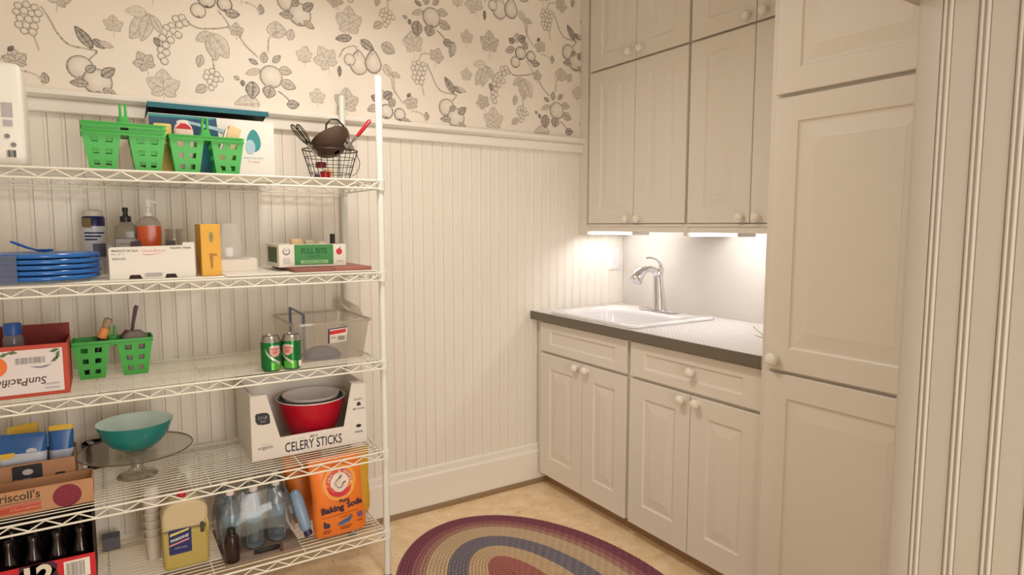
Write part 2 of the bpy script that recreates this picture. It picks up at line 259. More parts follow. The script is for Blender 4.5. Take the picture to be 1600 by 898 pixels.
def wallpaper_print():
    V = []; F = []; C = []
    def poly(pts, ink):
        o = len(V)
        for p, i in zip(pts, ink): V.append((p[0], .0008, p[1])); C.append(i)
        F.append(tuple(range(o, o+len(pts))))
    def fan(c, ci, rim, ri):
        for k in range(len(rim)):
            j = (k+1) % len(rim); poly([c, rim[k], rim[j]], [ci, ri[k], ri[j]])
    def stroke(pts, wd, t):
        for k in range(len(pts)-1):
            a, b = Vector(pts[k]), Vector(pts[k+1]); d = (b-a)
            if d.length < 1e-6: continue
            n = Vector((-d.y, d.x)).normalized()*wd/2; e = d.normalized()*wd*.3
            poly([a+n-e, b+n+e, b-n+e, a-n-e], [t]*4)
    def leaf(b, t, wr, tone, outline=True):
        b = Vector(b); t = Vector(t); d = t-b; L = d.length; n = Vector((-d.y, d.x))
        def pt(u, s): return b+d*u+n*s*wr*math.sin(PI*min(1, u*.96+.02))**.8*(1.05-.35*u)
        us = [i/8 for i in range(9)]
        for k in range(8):
            for s, i0, i1 in ((1, tone, tone*.25), (-1, tone*.45, tone*.8)):
                a0, a1, e0, e1 = pt(us[k], 0), pt(us[k+1], 0), pt(us[k], s), pt(us[k+1], s)
                hatch = .8 if k % 2 else 1.1
                poly([a0, a1, e1, e0], [i0*hatch, i0*hatch, i1*hatch, i1*hatch])
        lw = .0022+.0016*tone
        for s in (1, -1): stroke([pt(u, s) for u in us], lw, min(1, tone*1.05+.1))
        stroke([b, t], lw*.8, min(1, tone*1.1+.1))
        for k in (2, 3, 4, 5, 6):
            for s in (1, -1): stroke([pt(us[k], 0), pt(min(1, us[k]+.12), s*.8)], lw*.55, tone*.9)
    def maple(c, r, ang, tone):
        c = Vector(c); a0 = math.radians(ang)
        for k, (da, rr) in enumerate(((0, 1.0), (58, .86), (-58, .86), (118, .62), (-118, .62))):
            a = a0+math.radians(da)+PI/2; t = c+Vector((math.cos(a), math.sin(a)))*r*rr
            leaf(c, t, .44, tone)
        stroke([c, c+Vector((math.sin(a0)*.3, -math.cos(a0)*.9))*r], .0022, tone)
    def fruit(c, r, tone, kind):
        c = Vector(c); n = 22
        def rim(q, k):
            a = 2*PI*k/n; x, z = math.cos(a), math.sin(a)
            if kind == 'P': x *= .82-.36*max(0, z)**1.2; z = z*1.25 if z > 0 else z*.9
            return c+Vector((x*q*r, z*q*r))
        def sh(k, hi): a = 2*PI*k/n; return tone*(.45+.55*(.5-.5*math.sin(a+.9)))*hi
        R0 = [rim(1, k) for k in range(n)]; R1 = [rim(.80, k) for k in range(n)]; hl = c+Vector((-.12, .12))*r
        for k in range(n):
            j = (k+1) % n; poly([R0[k], R0[j], R1[j], R1[k]], [sh(k, 1), sh(j, 1), sh(j, .32), sh(k, .32)])
        fan(hl, 0.0, R1, [sh(k, .32) for k in range(n)])
        stroke(R0+[R0[0]], .0022 if kind == 'G' else .0036, min(1, tone*1.05))
        if kind == 'F':
            for k in range(3): stroke([c+Vector((-.1+.1*k, -.75))*r, c+Vector((-.2+.2*k, -.98))*r], .004, tone)
    x0 = [o[1][0] if o[0] != 'S' else o[1][0][0] for o in INK] if False else None
    for i in range(-3, 5):
        for j in range(-4, 4):
            dx = .70*i; dz = .3435*(i % 2)+.687*j if True else 0
            if i % 2: dz = .3435*1+.687*(j)
            def S(x, z): return (x+dx, z+dz)
            for o in INK:
                k = o[0]
                if k == 'S': ps = [S(*p) for p in o[1]]; cx, cz = ps[0]; top = max(p[1] for p in ps); low = min(p[1] for p in ps)
                else: cx, cz = S(o[1], o[2]); top = cz+.09; low = cz-.0
                if cx < -3.55 or cx > -.05 or low < 1.80 or top > CH-.01: continue
                if k in 'L':
                    t = S(o[3], o[4])
                    if min(t[1], cz) < 1.80 or t[1] > CH-.01: continue
                    leaf((cx, cz), t, o[5]*.80, o[6])
                elif k == 'M':
                    if cz-o[3]*.75 < 1.80: continue
                    maple((cx, cz), o[3]*1.3, o[4], o[5])
                elif k in 'FGP':
                    if cz-o[3] < 1.803: continue
                    fruit((cx, cz), o[3]*(1.12 if k != 'G' else 1.05), o[4]*1.15, k)
                else:
                    sm = []
                    for a in range(len(ps)-1):
                        p0, p1, p2, p3 = (Vector(ps[max(a-1, 0)]), Vector(ps[a]), Vector(ps[a+1]), Vector(ps[min(a+2, len(ps)-1)]))
                        for q in range(5):
                            u = q/5; sm.append(.5*((2*p1)+(p2-p0)*u+(2*p0-5*p1+4*p2-p3)*u*u+(3*p1-p0-3*p2+p3)*u**3))
                    sm.append(Vector(ps[-1])); stroke(sm, .0058, o[2])
    me = bpy.data.meshes.new('wallpaper_print'); 
    # later strokes lie a hair in front of earlier ones
    V2 = []; idx = 0
    for fi, f in enumerate(F):
        for _ in f: V2.append((V[idx][0], .0013-.0011*fi/len(F), V[idx][2])); idx += 1
    me.from_pydata(V2, [], F); at = me.attributes.new('ink', 'FLOAT', 'POINT'); at.data.foreach_set('value', [min(1., c) for c in C])
    m = bpy.data.materials.new('grey_brown_wallpaper_ink'); m.use_nodes = True; nt = m.node_tree; b = nt.nodes['Principled BSDF']; b.inputs['Roughness'].default_value = .6
    a = nt.nodes.new('ShaderNodeAttribute'); a.attribute_name = 'ink'
    tc = nt.nodes.new('ShaderNodeTexCoord'); nz = nt.nodes.new('ShaderNodeTexNoise'); nz.inputs['Scale'].default_value = 90
    mr = nt.nodes.new('ShaderNodeMath'); mr.operation = 'MULTIPLY_ADD'; mr.inputs[1].default_value = .9; mr.inputs[2].default_value = .42
    mu = nt.nodes.new('ShaderNodeMath'); mu.operation = 'MULTIPLY'; mu.use_clamp = True
    nt.links.new(tc.outputs['Object'], nz.inputs['Vector']); nt.links.new(nz.outputs['Fac'], mr.inputs[0]); nt.links.new(mr.outputs[0], mu.inputs[0]); nt.links.new(a.outputs['Fac'], mu.inputs[1])
    rp = nt.nodes.new('ShaderNodeValToRGB'); e = rp.color_ramp.elements; e[0].color = lin((240, 229, 214)); e[1].position = 1; e[1].color = lin((84, 80, 82)); k = rp.color_ramp.elements.new(.45); k.color = lin((180, 168, 154))
    nt.links.new(mu.outputs[0], rp.inputs[0]); nt.links.new(rp.outputs[0], b.inputs['Base Color'])
    me.materials.append(m); o = bpy.data.objects.new('wallpaper_print', me); COL.objects.link(o); o.parent = wb; o['label'] = 'grey fruit and vine print on cream paper'; o['kind'] = 'stuff'
wallpaper_print()
# rails along the back wall
def run(prof): return MB().prism(prof, 'x', -3.65, -.0)
struct('trim_1', run([(.0012, 1.772), (-.020, 1.772), (-.034, 1.776), (-.042, 1.784), (-.042, 1.796), (-.038, 1.801), (.0012, 1.801)]), TRIM, smooth=True, ang=30)
struct('trim_2', run([(.0, 1.7715), (.0, 1.727), (-.016, 1.727), (-.020, 1.731), (-.020, 1.768), (-.017, 1.7715)]), TRIM)
struct('baseboard_back', run([(.0115, .024), (-.018, .024), (-.018, .168), (-.014, .173), (-.010, .178), (-.009, .203), (-.004, .210), (.0115, .210)]), TRIM)
struct('trim_3', run([(.0115, .0), (-.028, .0), (-.028, .018), (-.024, .0235), (.0115, .0235)]), mat('brown_vinyl_strip', (150, 122, 94), .5))
# panelled partition at the right, in front of the pantry cabinet
PX = -1.0
pt = struct('wall_partition', MB().box(PX+.012, -.0, -3.9, -1.985, 0, 1.835), PILLAR)
struct('corner_stile', MB().prism([(PX+.012, -2.028), (PX+.0005, -2.028), (PX+.0005, -1.990), (PX+.004, -1.982), (PX+.012, -1.980)], 'z', 0, 1.83), PILLAR, pt, smooth=True, ang=30)
def board_mesh():
    p = .0668; pr = [(0, .0115), (0, .003)]
    def bead(c, r=.0036): return [(c+r*math.cos(PI-PI*k/6), .003-r*1.0*math.sin(PI-PI*k/6)) for k in range(7)]
    pr += bead(.0045)+bead(.0150)+[(.020, .0045), (.022, .0025), (p-.0012, .0025), (p-.0004, .005), (p-.0004, .0115)]
    mb = MB(); mb.prism([(PX+d, -2.0282-y) for y, d in pr], 'z', 0, 1.83); return mesh('board', mb, PILLAR, smooth=True, ang=35)
bmm = board_mesh()
for k in range(28): share('board', bmm, pt, (0, -k*.0668, 0))
struct('trim_4', MB().prism([(PX-.03, -1.955), (PX-.045, -1.94), (PX-.045, -3.89), (-.01, -3.89), (-.01, -1.94), (PX-.03, -1.94)], 'z', 1.8355, 1.90), mat('cap_paint', (206, 192, 168), .45))
struct('wall_partition_upper', MB().box(PX+.03, -.0, -3.9, -1.995, 1.9005, CH), WALLP)

# ------------------------------------------------------------------ cabinets on the right wall
def door_mb(xf, y0, y1, z0, z1, il, ir, it, ib, slope=.046, t=.020, flat=False):
    """raised-panel front looking towards -x; y0 is its far (left) edge, xf its front plane"""
    def L(a, b, c, d, dep): return [(xf+dep, y0-a, z1-c), (xf+dep, y1+b, z1-c), (xf+dep, y1+b, z0+d), (xf+dep, y0-a, z0+d)]
    e = .0022; loops = [L(0, 0, 0, 0, t), L(0, 0, 0, 0, e), L(e, e, e, e, 0), L(il, ir, it, ib, 0), L(il+.002, ir+.002, it+.002, ib+.002, .003), L(il+.006, ir+.006, it+.006, ib+.006, .0058)]
    if flat: loops += [L(il+.010, ir+.010, it+.010, ib+.010, .0064)]
    else:
        loops += [L(il+.013, ir+.013, it+.013, ib+.013, .0060), L(il+slope, ir+slope, it+slope, ib+slope, .0015), L(il+slope+.002, ir+slope+.002, it+slope+.002, ib+slope+.002, 0.0008)]
    return MB().loft(loops)
def knob_mb(x, y, z, r=.0190):
    return MB().lathe([(r*.66, 0), (r*.60, -.003), (r*.55, -.006), (r*.70, -.009), (r*.92, -.0135), (r, -.0185), (r*.96, -.0235), (r*.82, -.028), (r*.55, -.0315), (r*.2, -.033)], (x, y, z), 18, 'x')
XB = -.61
def base_cabinet(y0, y1, doors, drawer, label, dknob):
    c = thing('base_cabinet', label, 'cabinet', (-.3, (y0+y1)/2, 0), 'base cabinets under the counter')
    A_ = lambda q, zz: [(XB+.0205+q, y1+.0003+q, zz), (-.002-q, y1+.0003+q, zz), (-.002-q, y0-.0003-q, zz), (XB+.0205+q, y0-.0003-q, zz)]
    part('body', MB().loft([A_(0, .068), A_(0, .871), A_(.0035, .871), A_(.0035, .088)]), CAB, c)
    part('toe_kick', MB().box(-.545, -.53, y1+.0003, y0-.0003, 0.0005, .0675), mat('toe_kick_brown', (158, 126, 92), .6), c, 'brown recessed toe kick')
    d = part('drawer_front', door_mb(XB, drawer[0], drawer[1], .716, .862, .085, .075, .042, .040, flat=True), CAB, c)
    if dknob: part('knob', knob_mb(XB, dknob, .795), KNOB, d, smooth=True)
    for k, (a, b) in enumerate(doors):
        dr = part('door', door_mb(XB, a, b, .070, .703, .082, .072, .072, .098), CAB, c)
        part('knob', knob_mb(XB, (b+.034) if k == 0 else (a-.036), .680), KNOB, dr, smooth=True)
base_cabinet(-.004, -.7020, ((-.052, -.3895), (-.3925, -.690)), (-.052, -.690), 'white base cabinet under the sink with a plain drawer front and two doors', None)
base_cabinet(-.7020, -1.3655, ((-.715, -1.0455), (-1.0485, -1.357)), (-.715, -1.357), 'white base cabinet with one knobbed drawer over two doors beside pantry cabinet', -1.055)
XU = -.33
def wall_cabinet(y0, y1, z0, z1, doors, label, kz, fill=False, rail=True):
    c = thing('wall_cabinet', label, 'cabinet', (-.16, (y0+y1)/2, z0), 'wall cabinets above the counter')
    part('body', MB().box(XU+.0205, -.002, y1+.0003, y0-.0003, z0+.0005, z1-.0005), CAB, c)
    for k, (a, b) in enumerate(doors):
        dr = part('door', door_mb(XU, a, b, z0+.004, z1-.004, .088, .078, .060, .068), CAB, c)
        part('knob', knob_mb(XU, (b+.036) if k == 0 else (a-.038), kz), KNOB, dr, smooth=True)
    if rail:
        part('light_rail', MB().box(XU+.004, XU+.020, y1+.012, y0-.012, 1.318, z0).box(XU-.003, XU+.0205, y1+.0125, y0-.0125, z0-.010, z0-.002), CAB, c)
        for q, yy in enumerate((y0, y1)):
            s = -1 if q == 0 else 1
            part('end_panel', MB().box(XU+.002, -.002, min(yy+s*.0004, yy+s*.0118), max(yy+s*.0004, yy+s*.0118), 1.301, z0), CAB, c)
U1 = ((-.084, -.4155), (-.4185, -.738)); U2 = ((-.753, -1.0715), (-1.0745, -1.362))
wall_cabinet(-.062, -.7450, 1.355, 2.119, U1, 'tall white two-door wall cabinet above the sink, lower one in the corner', 1.381)
wall_cabinet(-.7450, -1.3685, 1.355, 2.119, U2, 'tall white two-door wall cabinet over the bare counter beside pantry cabinet', 1.381)
wall_cabinet(-.062, -.7450, 2.121, 2.585, U1, 'short white wall cabinet at the ceiling, upper one in the corner', 2.163, rail=False)
wall_cabinet(-.7450, -1.3685, 2.121, 2.585, U2, 'short white wall cabinet at the ceiling, upper one beside pantry cabinet', 2.153, rail=False)
struct('trim_5', MB().box(XU+.008, -.002, -.0615, -.0005, 1.301, 2.6), CAB)
struct('trim_6', MB().box(XU-.02, -.002, -1.3685, -.0005, 2.5855, 2.6195), CAB)
def strip_light(y0, y1, label, k):
    t = thing('strip_light', label, 'light', (-.26, (y0+y1)/2, 1.354), 'strip lights under the wall cabinets')
    part('housing', MB().box(-.295, -.19, y1, y0, 1.3445, 1.3538), WHITEPL, t)
    part('tube', MB().box(-.272, -.240, y1+.012, y0-.030, 1.3200, 1.3440), mat('lit_tube_%d' % (k*100), (255, 252, 250), .5, emit=(246, 245, 250), es=STRIP*k), t)
    part('front_lens', MB().prism([(-.300, 1.3440), (-.300, 1.3035), (-.297, 1.3025), (-.2955, 1.3035), (-.2955, 1.3440)], 'y', y1+.006, y0-.004), mat('lit_lens', (255, 252, 248), .4, emit=(255, 250, 244), es=2.2), t, 'glowing white front lens')
    part('end_cap', MB().box(-.300, -.19, y1, y1+.0055, 1.3025, 1.3440), WHITEPL, t)
strip_light(-.078, -.386, 'lit white strip light under the corner wall cabinet, above the sink', .55)
strip_light(-.762, -1.0, 'lit white strip light under the wall cabinet beside pantry, above bare counter', .95)
# tall pantry cabinet
XP = -.65
pc = thing('pantry_cabinet', 'floor-to-ceiling white pantry cabinet with three raised-panel doors', 'cabinet', (-.3, -1.67, 0))
part('body', MB().box(XP+.0205, -.002, -1.975, -1.3695, .068, 2.6), CAB, pc)
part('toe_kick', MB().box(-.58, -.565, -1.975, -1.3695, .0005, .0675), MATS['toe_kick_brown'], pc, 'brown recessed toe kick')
for z0, z1, kz in ((.070, .8725, None), (.884, 1.747, .918), (1.759, 2.57, None)):
    d = part('door', door_mb(XP, -1.397, -1.936, z0, z1, .082, .082, .076, .074, slope=.054), CAB, pc)
    if kz: part('knob', knob_mb(XP, -1.432, kz, .022), KNOB, d, smooth=True)
# counter
def counter_material():
    m = bpy.data.materials.new('white_counter_with_fine_diagonal_weave'); m.use_nodes = True; nt = m.node_tree; b = nt.nodes['Principled BSDF']; b.inputs['Roughness'].default_value = .35
    tc = nt.nodes.new('ShaderNodeTexCoord'); mp = nt.nodes.new('ShaderNodeMapping'); mp.inputs['Rotation'].default_value = (0, 0, math.radians(45))
    br = nt.nodes.new('ShaderNodeTexBrick'); br.inputs['Scale'].default_value = 36; br.inputs['Color1'].default_value = lin((224, 220, 216)); br.inputs['Color2'].default_value = lin((217, 212, 207)); br.inputs['Mortar'].default_value = lin((198, 190, 185)); br.inputs['Mortar Size'].default_value = .045; br.offset = 0; br.inputs['Brick Width'].default_value = .5; br.inputs['Row Height'].default_value = .5
    nt.links.new(tc.outputs['Object'], mp.inputs[0]); nt.links.new(mp.outputs[0], br.inputs[0]); nt.links.new(br.outputs[0], b.inputs['Base Color']); return m
SX0, SX1, SY0, SY1 = -.585, -.115, -.705, -.155      # hole for the sink
ct = thing('countertop', 'white laminate countertop with a grey-brown front edge over the base cabinets', 'countertop', (-.3, -.68, .872))
cm = MB(); cz0, cz1 = .872, .914; X0, X1, Y0, Y1 = -.6315, -.002, -1.3675, -.0005
for b in ((X0, SX0, Y0, Y1), (SX1, X1, Y0, Y1), (SX0, SX1, Y0, SY0), (SX0, SX1, SY1, Y1)): cm.box(b[0], b[1], b[2], b[3], cz0, cz1)
part('slab', cm, counter_material(), ct)
part('front_edge', MB().box(-.6365, -.6318, Y0, Y1, cz0, cz1-.0008), mat('grey_brown_edge_band', (112, 103, 90), .45), ct, 'grey-brown front edge', bevel=.001, seg=1)
sp = single('backsplash', MB().box(-.0115, -.0005, -1.3680, -.020, .9146, 1.3535), mat('grey_beige_laminate', (200, 193, 182), .3, noise=.02, nscale=5), 'plain grey-beige backsplash panel on the wall behind the faucet', 'backsplash', (0, -.7, .9146), world=True)
# sink
sk = thing('sink', 'white drop-in sink with a wide rim in the white countertop', 'sink', (-.35, -.43, .914))
def rl(x0, x1, y0, y1, r, z): return [(p[0], p[1], z) for p in rrect(x0, x1, y0, y1, r, 5)]
lp = [rl(-.612, -.090, -.732, -.128, .03, .9145), rl(-.614, -.088, -.734, -.126, .03, .920), rl(-.610, -.092, -.730, -.130, .03, .9265), rl(-.600, -.102, -.720, -.140, .03, .929),
      rl(-.585, -.235, -.690, -.170, .05, .9275), rl(-.573, -.245, -.678, -.182, .06, .922), rl(-.565, -.252, -.670, -.190, .06, .905), rl(-.545, -.270, -.650, -.21, .07, .78), rl(-.515, -.30, -.62, -.24, .07, .755), rl(-.42, -.40, -.45, -.41, .009, .748)]
part('basin', MB().loft(lp, False, True), mat('white_sink_enamel', (230, 227, 226), .12, coat=.5), sk, smooth=True, ang=60)
part('drain', MB().lathe([(.035, .0), (.038, .004), (.03, .006), (.012, .004)], (-.41, -.43, .7485), 20), STEEL, sk, smooth=True)
# faucet
fc = thing('faucet', 'chrome single-lever faucet with a pull-out spray head at the sink', 'faucet', (-.178, -.45, .9295))
part('base_plate', MB().loft([rl(-.208, -.148, -.58, -.325, .028, .9296), rl(-.208, -.148, -.58, -.325, .028, .934), rl(-.203, -.153, -.575, -.33, .024, .938)]), CHROME, fc, smooth=True)
part('body', MB().tube([(-.176, -.45, .938), (-.176, -.45, .95), (-.178, -.45, .99), (-.182, -.45, 1.04), (-.187, -.45, 1.085), (-.192, -.45, 1.12), (-.19, -.45, 1.14)], [.036, .034, .031, .028, .0245, .021, .010], 16), CHROME, fc, smooth=True, ang=60)
sb = part('spout', MB().tube([(-.182, -.452, 1.06), (-.195, -.452, 1.105), (-.215, -.452, 1.13), (-.245, -.452, 1.14), (-.272, -.452, 1.138)], [.016, .0165, .0165, .0165, .016], 14), CHROME, fc, smooth=True, ang=60)
part('spray_head', MB().tube([(-.268, -.452, 1.139), (-.285, -.452, 1.136), (-.305, -.452, 1.126), (-.325, -.452, 1.106), (-.340, -.452, 1.085), (-.343, -.452, 1.081)], [.0165, .020, .024, .028, .031, .028], 16), CHROME, sb, smooth=True, ang=50)
part('handle', MB().tube([(-.172, -.45, 1.10), (-.166, -.45, 1.135), (-.176, -.45, 1.165), (-.205, -.45, 1.186), (-.243, -.45, 1.194), (-.262, -.45, 1.193)], [.014, .013, .008, .0055, .0052, .007], 10, flat=.9), CHROME, fc, smooth=True, ang=60)
# outlet
ou = thing('wall_outlet', 'white outlet plate on the beadboard above the left end of sink', 'outlet', (-.08, -.001, 1.163))
part('cover_plate', MB().box(-.120, -.038, -.0065, -.0005, 1.105, 1.222), WHITEPL, ou, bevel=.002)
part('receptacle', MB().box(-.096, -.062, -.0085, -.0066, 1.13, 1.197).box(-.088, -.084, -.0088, -.0084, 1.172, 1.184).box(-.074, -.070, -.0088, -.0084, 1.172, 1.184), mat('outlet_face', (228, 226, 226), .3), ou)
# leafy sprig on the counter, mostly hidden by the pantry cabinet
sg = thing('sprig', 'thin green leafy sprig on the counter beside pantry cabinet', 'plant', (-.36, -1.19, .9145))
part('stem', MB().tube([(-.365, -1.21, .9165), (-.355, -1.175, .921), (-.34, -1.14, .9185)], .0014, 6).tube([(-.36, -1.215, .918), (-.35, -1.17, .93), (-.335, -1.125, .945)], .0014, 6).tube([(-.365, -1.21, .9165), (-.37, -1.23, 1.0), (-.36, -1.22, 1.06)], .0016, 6), mat('sprig_green', (142, 158, 92), .5), sg, smooth=True)
for (a, b) in (((-.34, -1.14, .9185), (-.33, -1.115, .922)), ((-.335, -1.125, .945), (-.33, -1.108, .955))):
    part('leaf', MB().tube([a, tuple((Vector(a)+Vector(b))/2), b], [.001, .004, .0006], 6, flat=.25), MATS['sprig_green'], sg)
part('leaf', MB().tube([(-.36, -1.22, 1.055), (-.355, -1.20, 1.062), (-.35, -1.163, 1.066)], [.002, .010, .001], 6, flat=.3), mat('grey_green_leaf', (150, 158, 140), .5), sg)

# ------------------------------------------------------------------ braided rug
RC = (-1.2098, -.9716); RA, RB, RT = .5034, .7899, -.05597; RW = .0146
def braid_material(c1, c2, c3):
    nm = 'braid_%d_%d_%d' % c1
    if nm in MATS: return MATS[nm]
    m = bpy.data.materials.new(nm); m.use_nodes = True; nt = m.node_tree; b = nt.nodes['Principled BSDF']; b.inputs['Roughness'].default_value = .95; b.inputs['Specular IOR Level'].default_value = .1
    at = nt.nodes.new('ShaderNodeAttribute'); at.attribute_name = 'along'; nz = nt.nodes.new('ShaderNodeTexNoise'); nz.inputs['Scale'].default_value = 70; nz.inputs['Detail'].default_value = 3
    tc = nt.nodes.new('ShaderNodeTexCoord'); nt.links.new(tc.outputs['Object'], nz.inputs['Vector'])
    fr = nt.nodes.new('ShaderNodeMath'); fr.operation = 'FRACT'; nt.links.new(at.outputs['Fac'], fr.inputs[0])
    ad = nt.nodes.new('ShaderNodeMath'); ad.operation = 'MULTIPLY_ADD'; ad.inputs[1].default_value = .55; nt.links.new(nz.outputs['Fac'], ad.inputs[0]); 
    sb_ = nt.nodes.new('ShaderNodeMath'); sb_.operation = 'SUBTRACT'; sb_.inputs[1].default_value = .28; nt.links.new(fr.outputs[0], sb_.inputs[0]); nt.links.new(sb_.outputs[0], ad.inputs[2])
    rp = nt.nodes.new('ShaderNodeValToRGB'); e = rp.color_ramp.elements; e[0].color = lin(c1); e[0].position = .3; e[1].color = lin(c3); e[1].position = .8; k = e.new(.55); k.color = lin(c2)
    nt.links.new(ad.outputs[0], rp.inputs[0]); nt.links.new(rp.outputs[0], b.inputs['Base Color']); MATS[nm] = m; return m
BANDS = [(.055, ((128, 76, 90), (142, 88, 98), (122, 70, 86))), (.085, ((150, 100, 102), (166, 118, 112), (140, 88, 96))), (.12, ((166, 124, 114), (188, 156, 132), (150, 104, 104))),
         (.20, ((194, 170, 138), (206, 186, 154), (182, 156, 126))), (.287, ((118, 112, 122), (146, 138, 138), (104, 100, 114))), (.375, ((196, 168, 134), (208, 186, 150), (182, 150, 120))), (.9, ((168, 104, 98), (180, 130, 112), (154, 88, 90)))]
rug = thing('braided_rug', 'oval braided rug in plum, beige and slate bands on tan floor', 'rug', (RC[0], RC[1], 0))
def braid_ring(k):
    d = (k+.5)*RW; a, b = RA-d, RB-d
    if a < .012: return None
    N = max(40, int(2*PI*math.hypot(a, b)/1.414/.0095)); N -= N % 2
    V = []; F = []; al = []; prof = [(-.5, .0005), (-.46, .0062), (-.26, .0085), (0, .0078), (.26, .0085), (.46, .0062), (.5, .0005)]; P = len(prof)
    ct_, st_ = math.cos(RT), math.sin(RT)
    for i in range(N):
        th = 2*PI*i/N
        for q, (u, h) in enumerate(prof):
            s = 1 if u < 0 else -1; bump = .0008*math.cos(PI*i+(PI/2 if u > 0 else 0)+abs(u)*3) if 0 < q < P-1 else 0
            aa, bb = a+u*RW, b+u*RW; x, y = aa*math.cos(th), bb*math.sin(th)
            V.append((x*ct_-y*st_, x*st_+y*ct_, h+bump)); al.append(i*.27+abs(u)*1.6+k*.37)
    for i in range(N):
        j = (i+1) % N
        for q in range(P-1): F.append((i*P+q, i*P+q+1, j*P+q+1, j*P+q))
    me = bpy.data.meshes.new('braid'); me.from_pydata(V, [], F); at = me.attributes.new('along', 'FLOAT', 'POINT'); at.data.foreach_set('value', al)
    for lim, cs in BANDS:
        if d < lim: me.materials.append(braid_material(*cs)); break
    me.polygons.foreach_set('use_smooth', [True]*len(F)); me.update(); return me
for k in range(35):
    me = braid_ring(k)
    if me: share('braid', me, rug, (0, 0, 0))

# ------------------------------------------------------------------ wire shelving
ZS = [1.515, 1.184, .856, .512, .200]; SXL, SXR, SYF, SYB = -2.812, -1.622, -.478, -.034
PY = (-.462, -.050); PXS = (-2.800, -1.612)
un = thing('wire_shelving', 'white wire shelving unit with five shelves against the beadboard wall', 'shelving', (-2.21, -.256, 0))
for x in PXS:
    for y in PY:
        p = part('post', MB().lathe([(.0125, .018), (.0125, 1.876), (.0095, 1.880)], (x, y, 0), 14), POSTW, un, smooth=True, ang=50)
        part('foot', MB().lathe([(.018, .0005), (.018, .008), (.008, .012), (.008, .018)], (x, y, 0), 12), GREY, p, smooth=True)
def shelf(z):
    WR = .0026; zt = z-WR-.0034; zb = z-.034
    fr = MB()
    for y in (SYF, SYB):
        for zz in (zt, zb): fr.tube([(SXL, y, zz), (SXR, y, zz)], .0033, 8)
    for x in (SXL, SXR):
        for zz in (zt, zb): fr.tube([(x, SYF, zz), (x, SYB, zz)], .0033, 8)
    s = part('shelf', fr, WIREW, un, smooth=True, ang=60)
    for y in (SYF, SYB):
        zz = MB(); n = 30; dx = (SXR-SXL)/n; pts = [(SXL+dx*k, y, (zb+.003) if k % 2 else (zt-.003)) for k in range(n+1)]
        for a, b in zip(pts, pts[1:]): zz.tube([a, b], .0024, 6)
        part('zigzag_truss', zz, WIREW, s, smooth=True, ang=60)
    for x in (SXL, SXR):
        zz = MB(); n = 12; dy = (SYB-SYF)/n; pts = [(x, SYF+dy*k, (zb+.003) if k % 2 else (zt-.003)) for k in range(n+1)]
        for a, b in zip(pts, pts[1:]): zz.tube([a, b], .0022, 6)
        part('zigzag_truss', zz, WIREW, s, smooth=True, ang=60)
    dw = MB(); n = 19
    for k in range(1, n): y = SYF+(SYB-SYF)*k/n; dw.tube([(SXL, y, z-.0018), (SXR, y, z-.0018)], .0017, 6)
    part('deck_wires', dw, WIREW, s, stuff=True, smooth=True, ang=60)
    for x in (-2.51, -2.215, -1.92):
        part('cross_wire', MB().tube([(x, SYF, z-.0062), (x, SYB, z-.0062)], .0026, 6), WIREW, s, smooth=True, ang=60)
    for x in PXS:
        for y in PY: part('corner_collar', MB().lathe([(.0130, -.040), (.0175, -.040), (.0165, -.004), (.0130, -.003)], (x, y, z), 14, caps=False), POSTW, s, smooth=True, ang=50)
for z in ZS: shelf(z)

# ------------------------------------------------------------------ top shelf
z = ZS[0]
pk = thing('paper_package', 'tall white wrapped package with small grey print, far left of top shelf', 'package', (-2.72, -.31, z+.0003))
part('wrap', MB().loft([[(q[0], q[1], zz) for q in rrect(-2.795+i, -2.641-i, -.402+i, -.225-i, .012, 3)] for zz, i in ((z+.0003, .012), (z+.008, .003), (z+.03, 0), (z+.15, -.001), (z+.268, 0), (z+.280, .003), (z+.286, .010))]), mat('white_poly_wrap', (240, 237, 228), .35), pk, smooth=True, ang=60)
yk = -.4035
decal(pk, 'label_panel', rect(-2.690, -2.665, z+.135, z+.175), yk, LGREY, th=.001); decal(pk, 'label_panel', rect(-2.688, -2.667, z+.110, z+.128), yk, LGREY, th=.001)
decal(pk, 'printed_mark', disc(-2.681, z+.083, .0065), yk, GREY, th=.001); decal(pk, 'printed_mark', disc(-2.668, z+.060, .0065), yk, GREY, th=.001)
barcode(pk, -2.684, -2.664, z+.025, z+.045, yk)
CUPW, CUPD, CUPH = .100, .105, .122
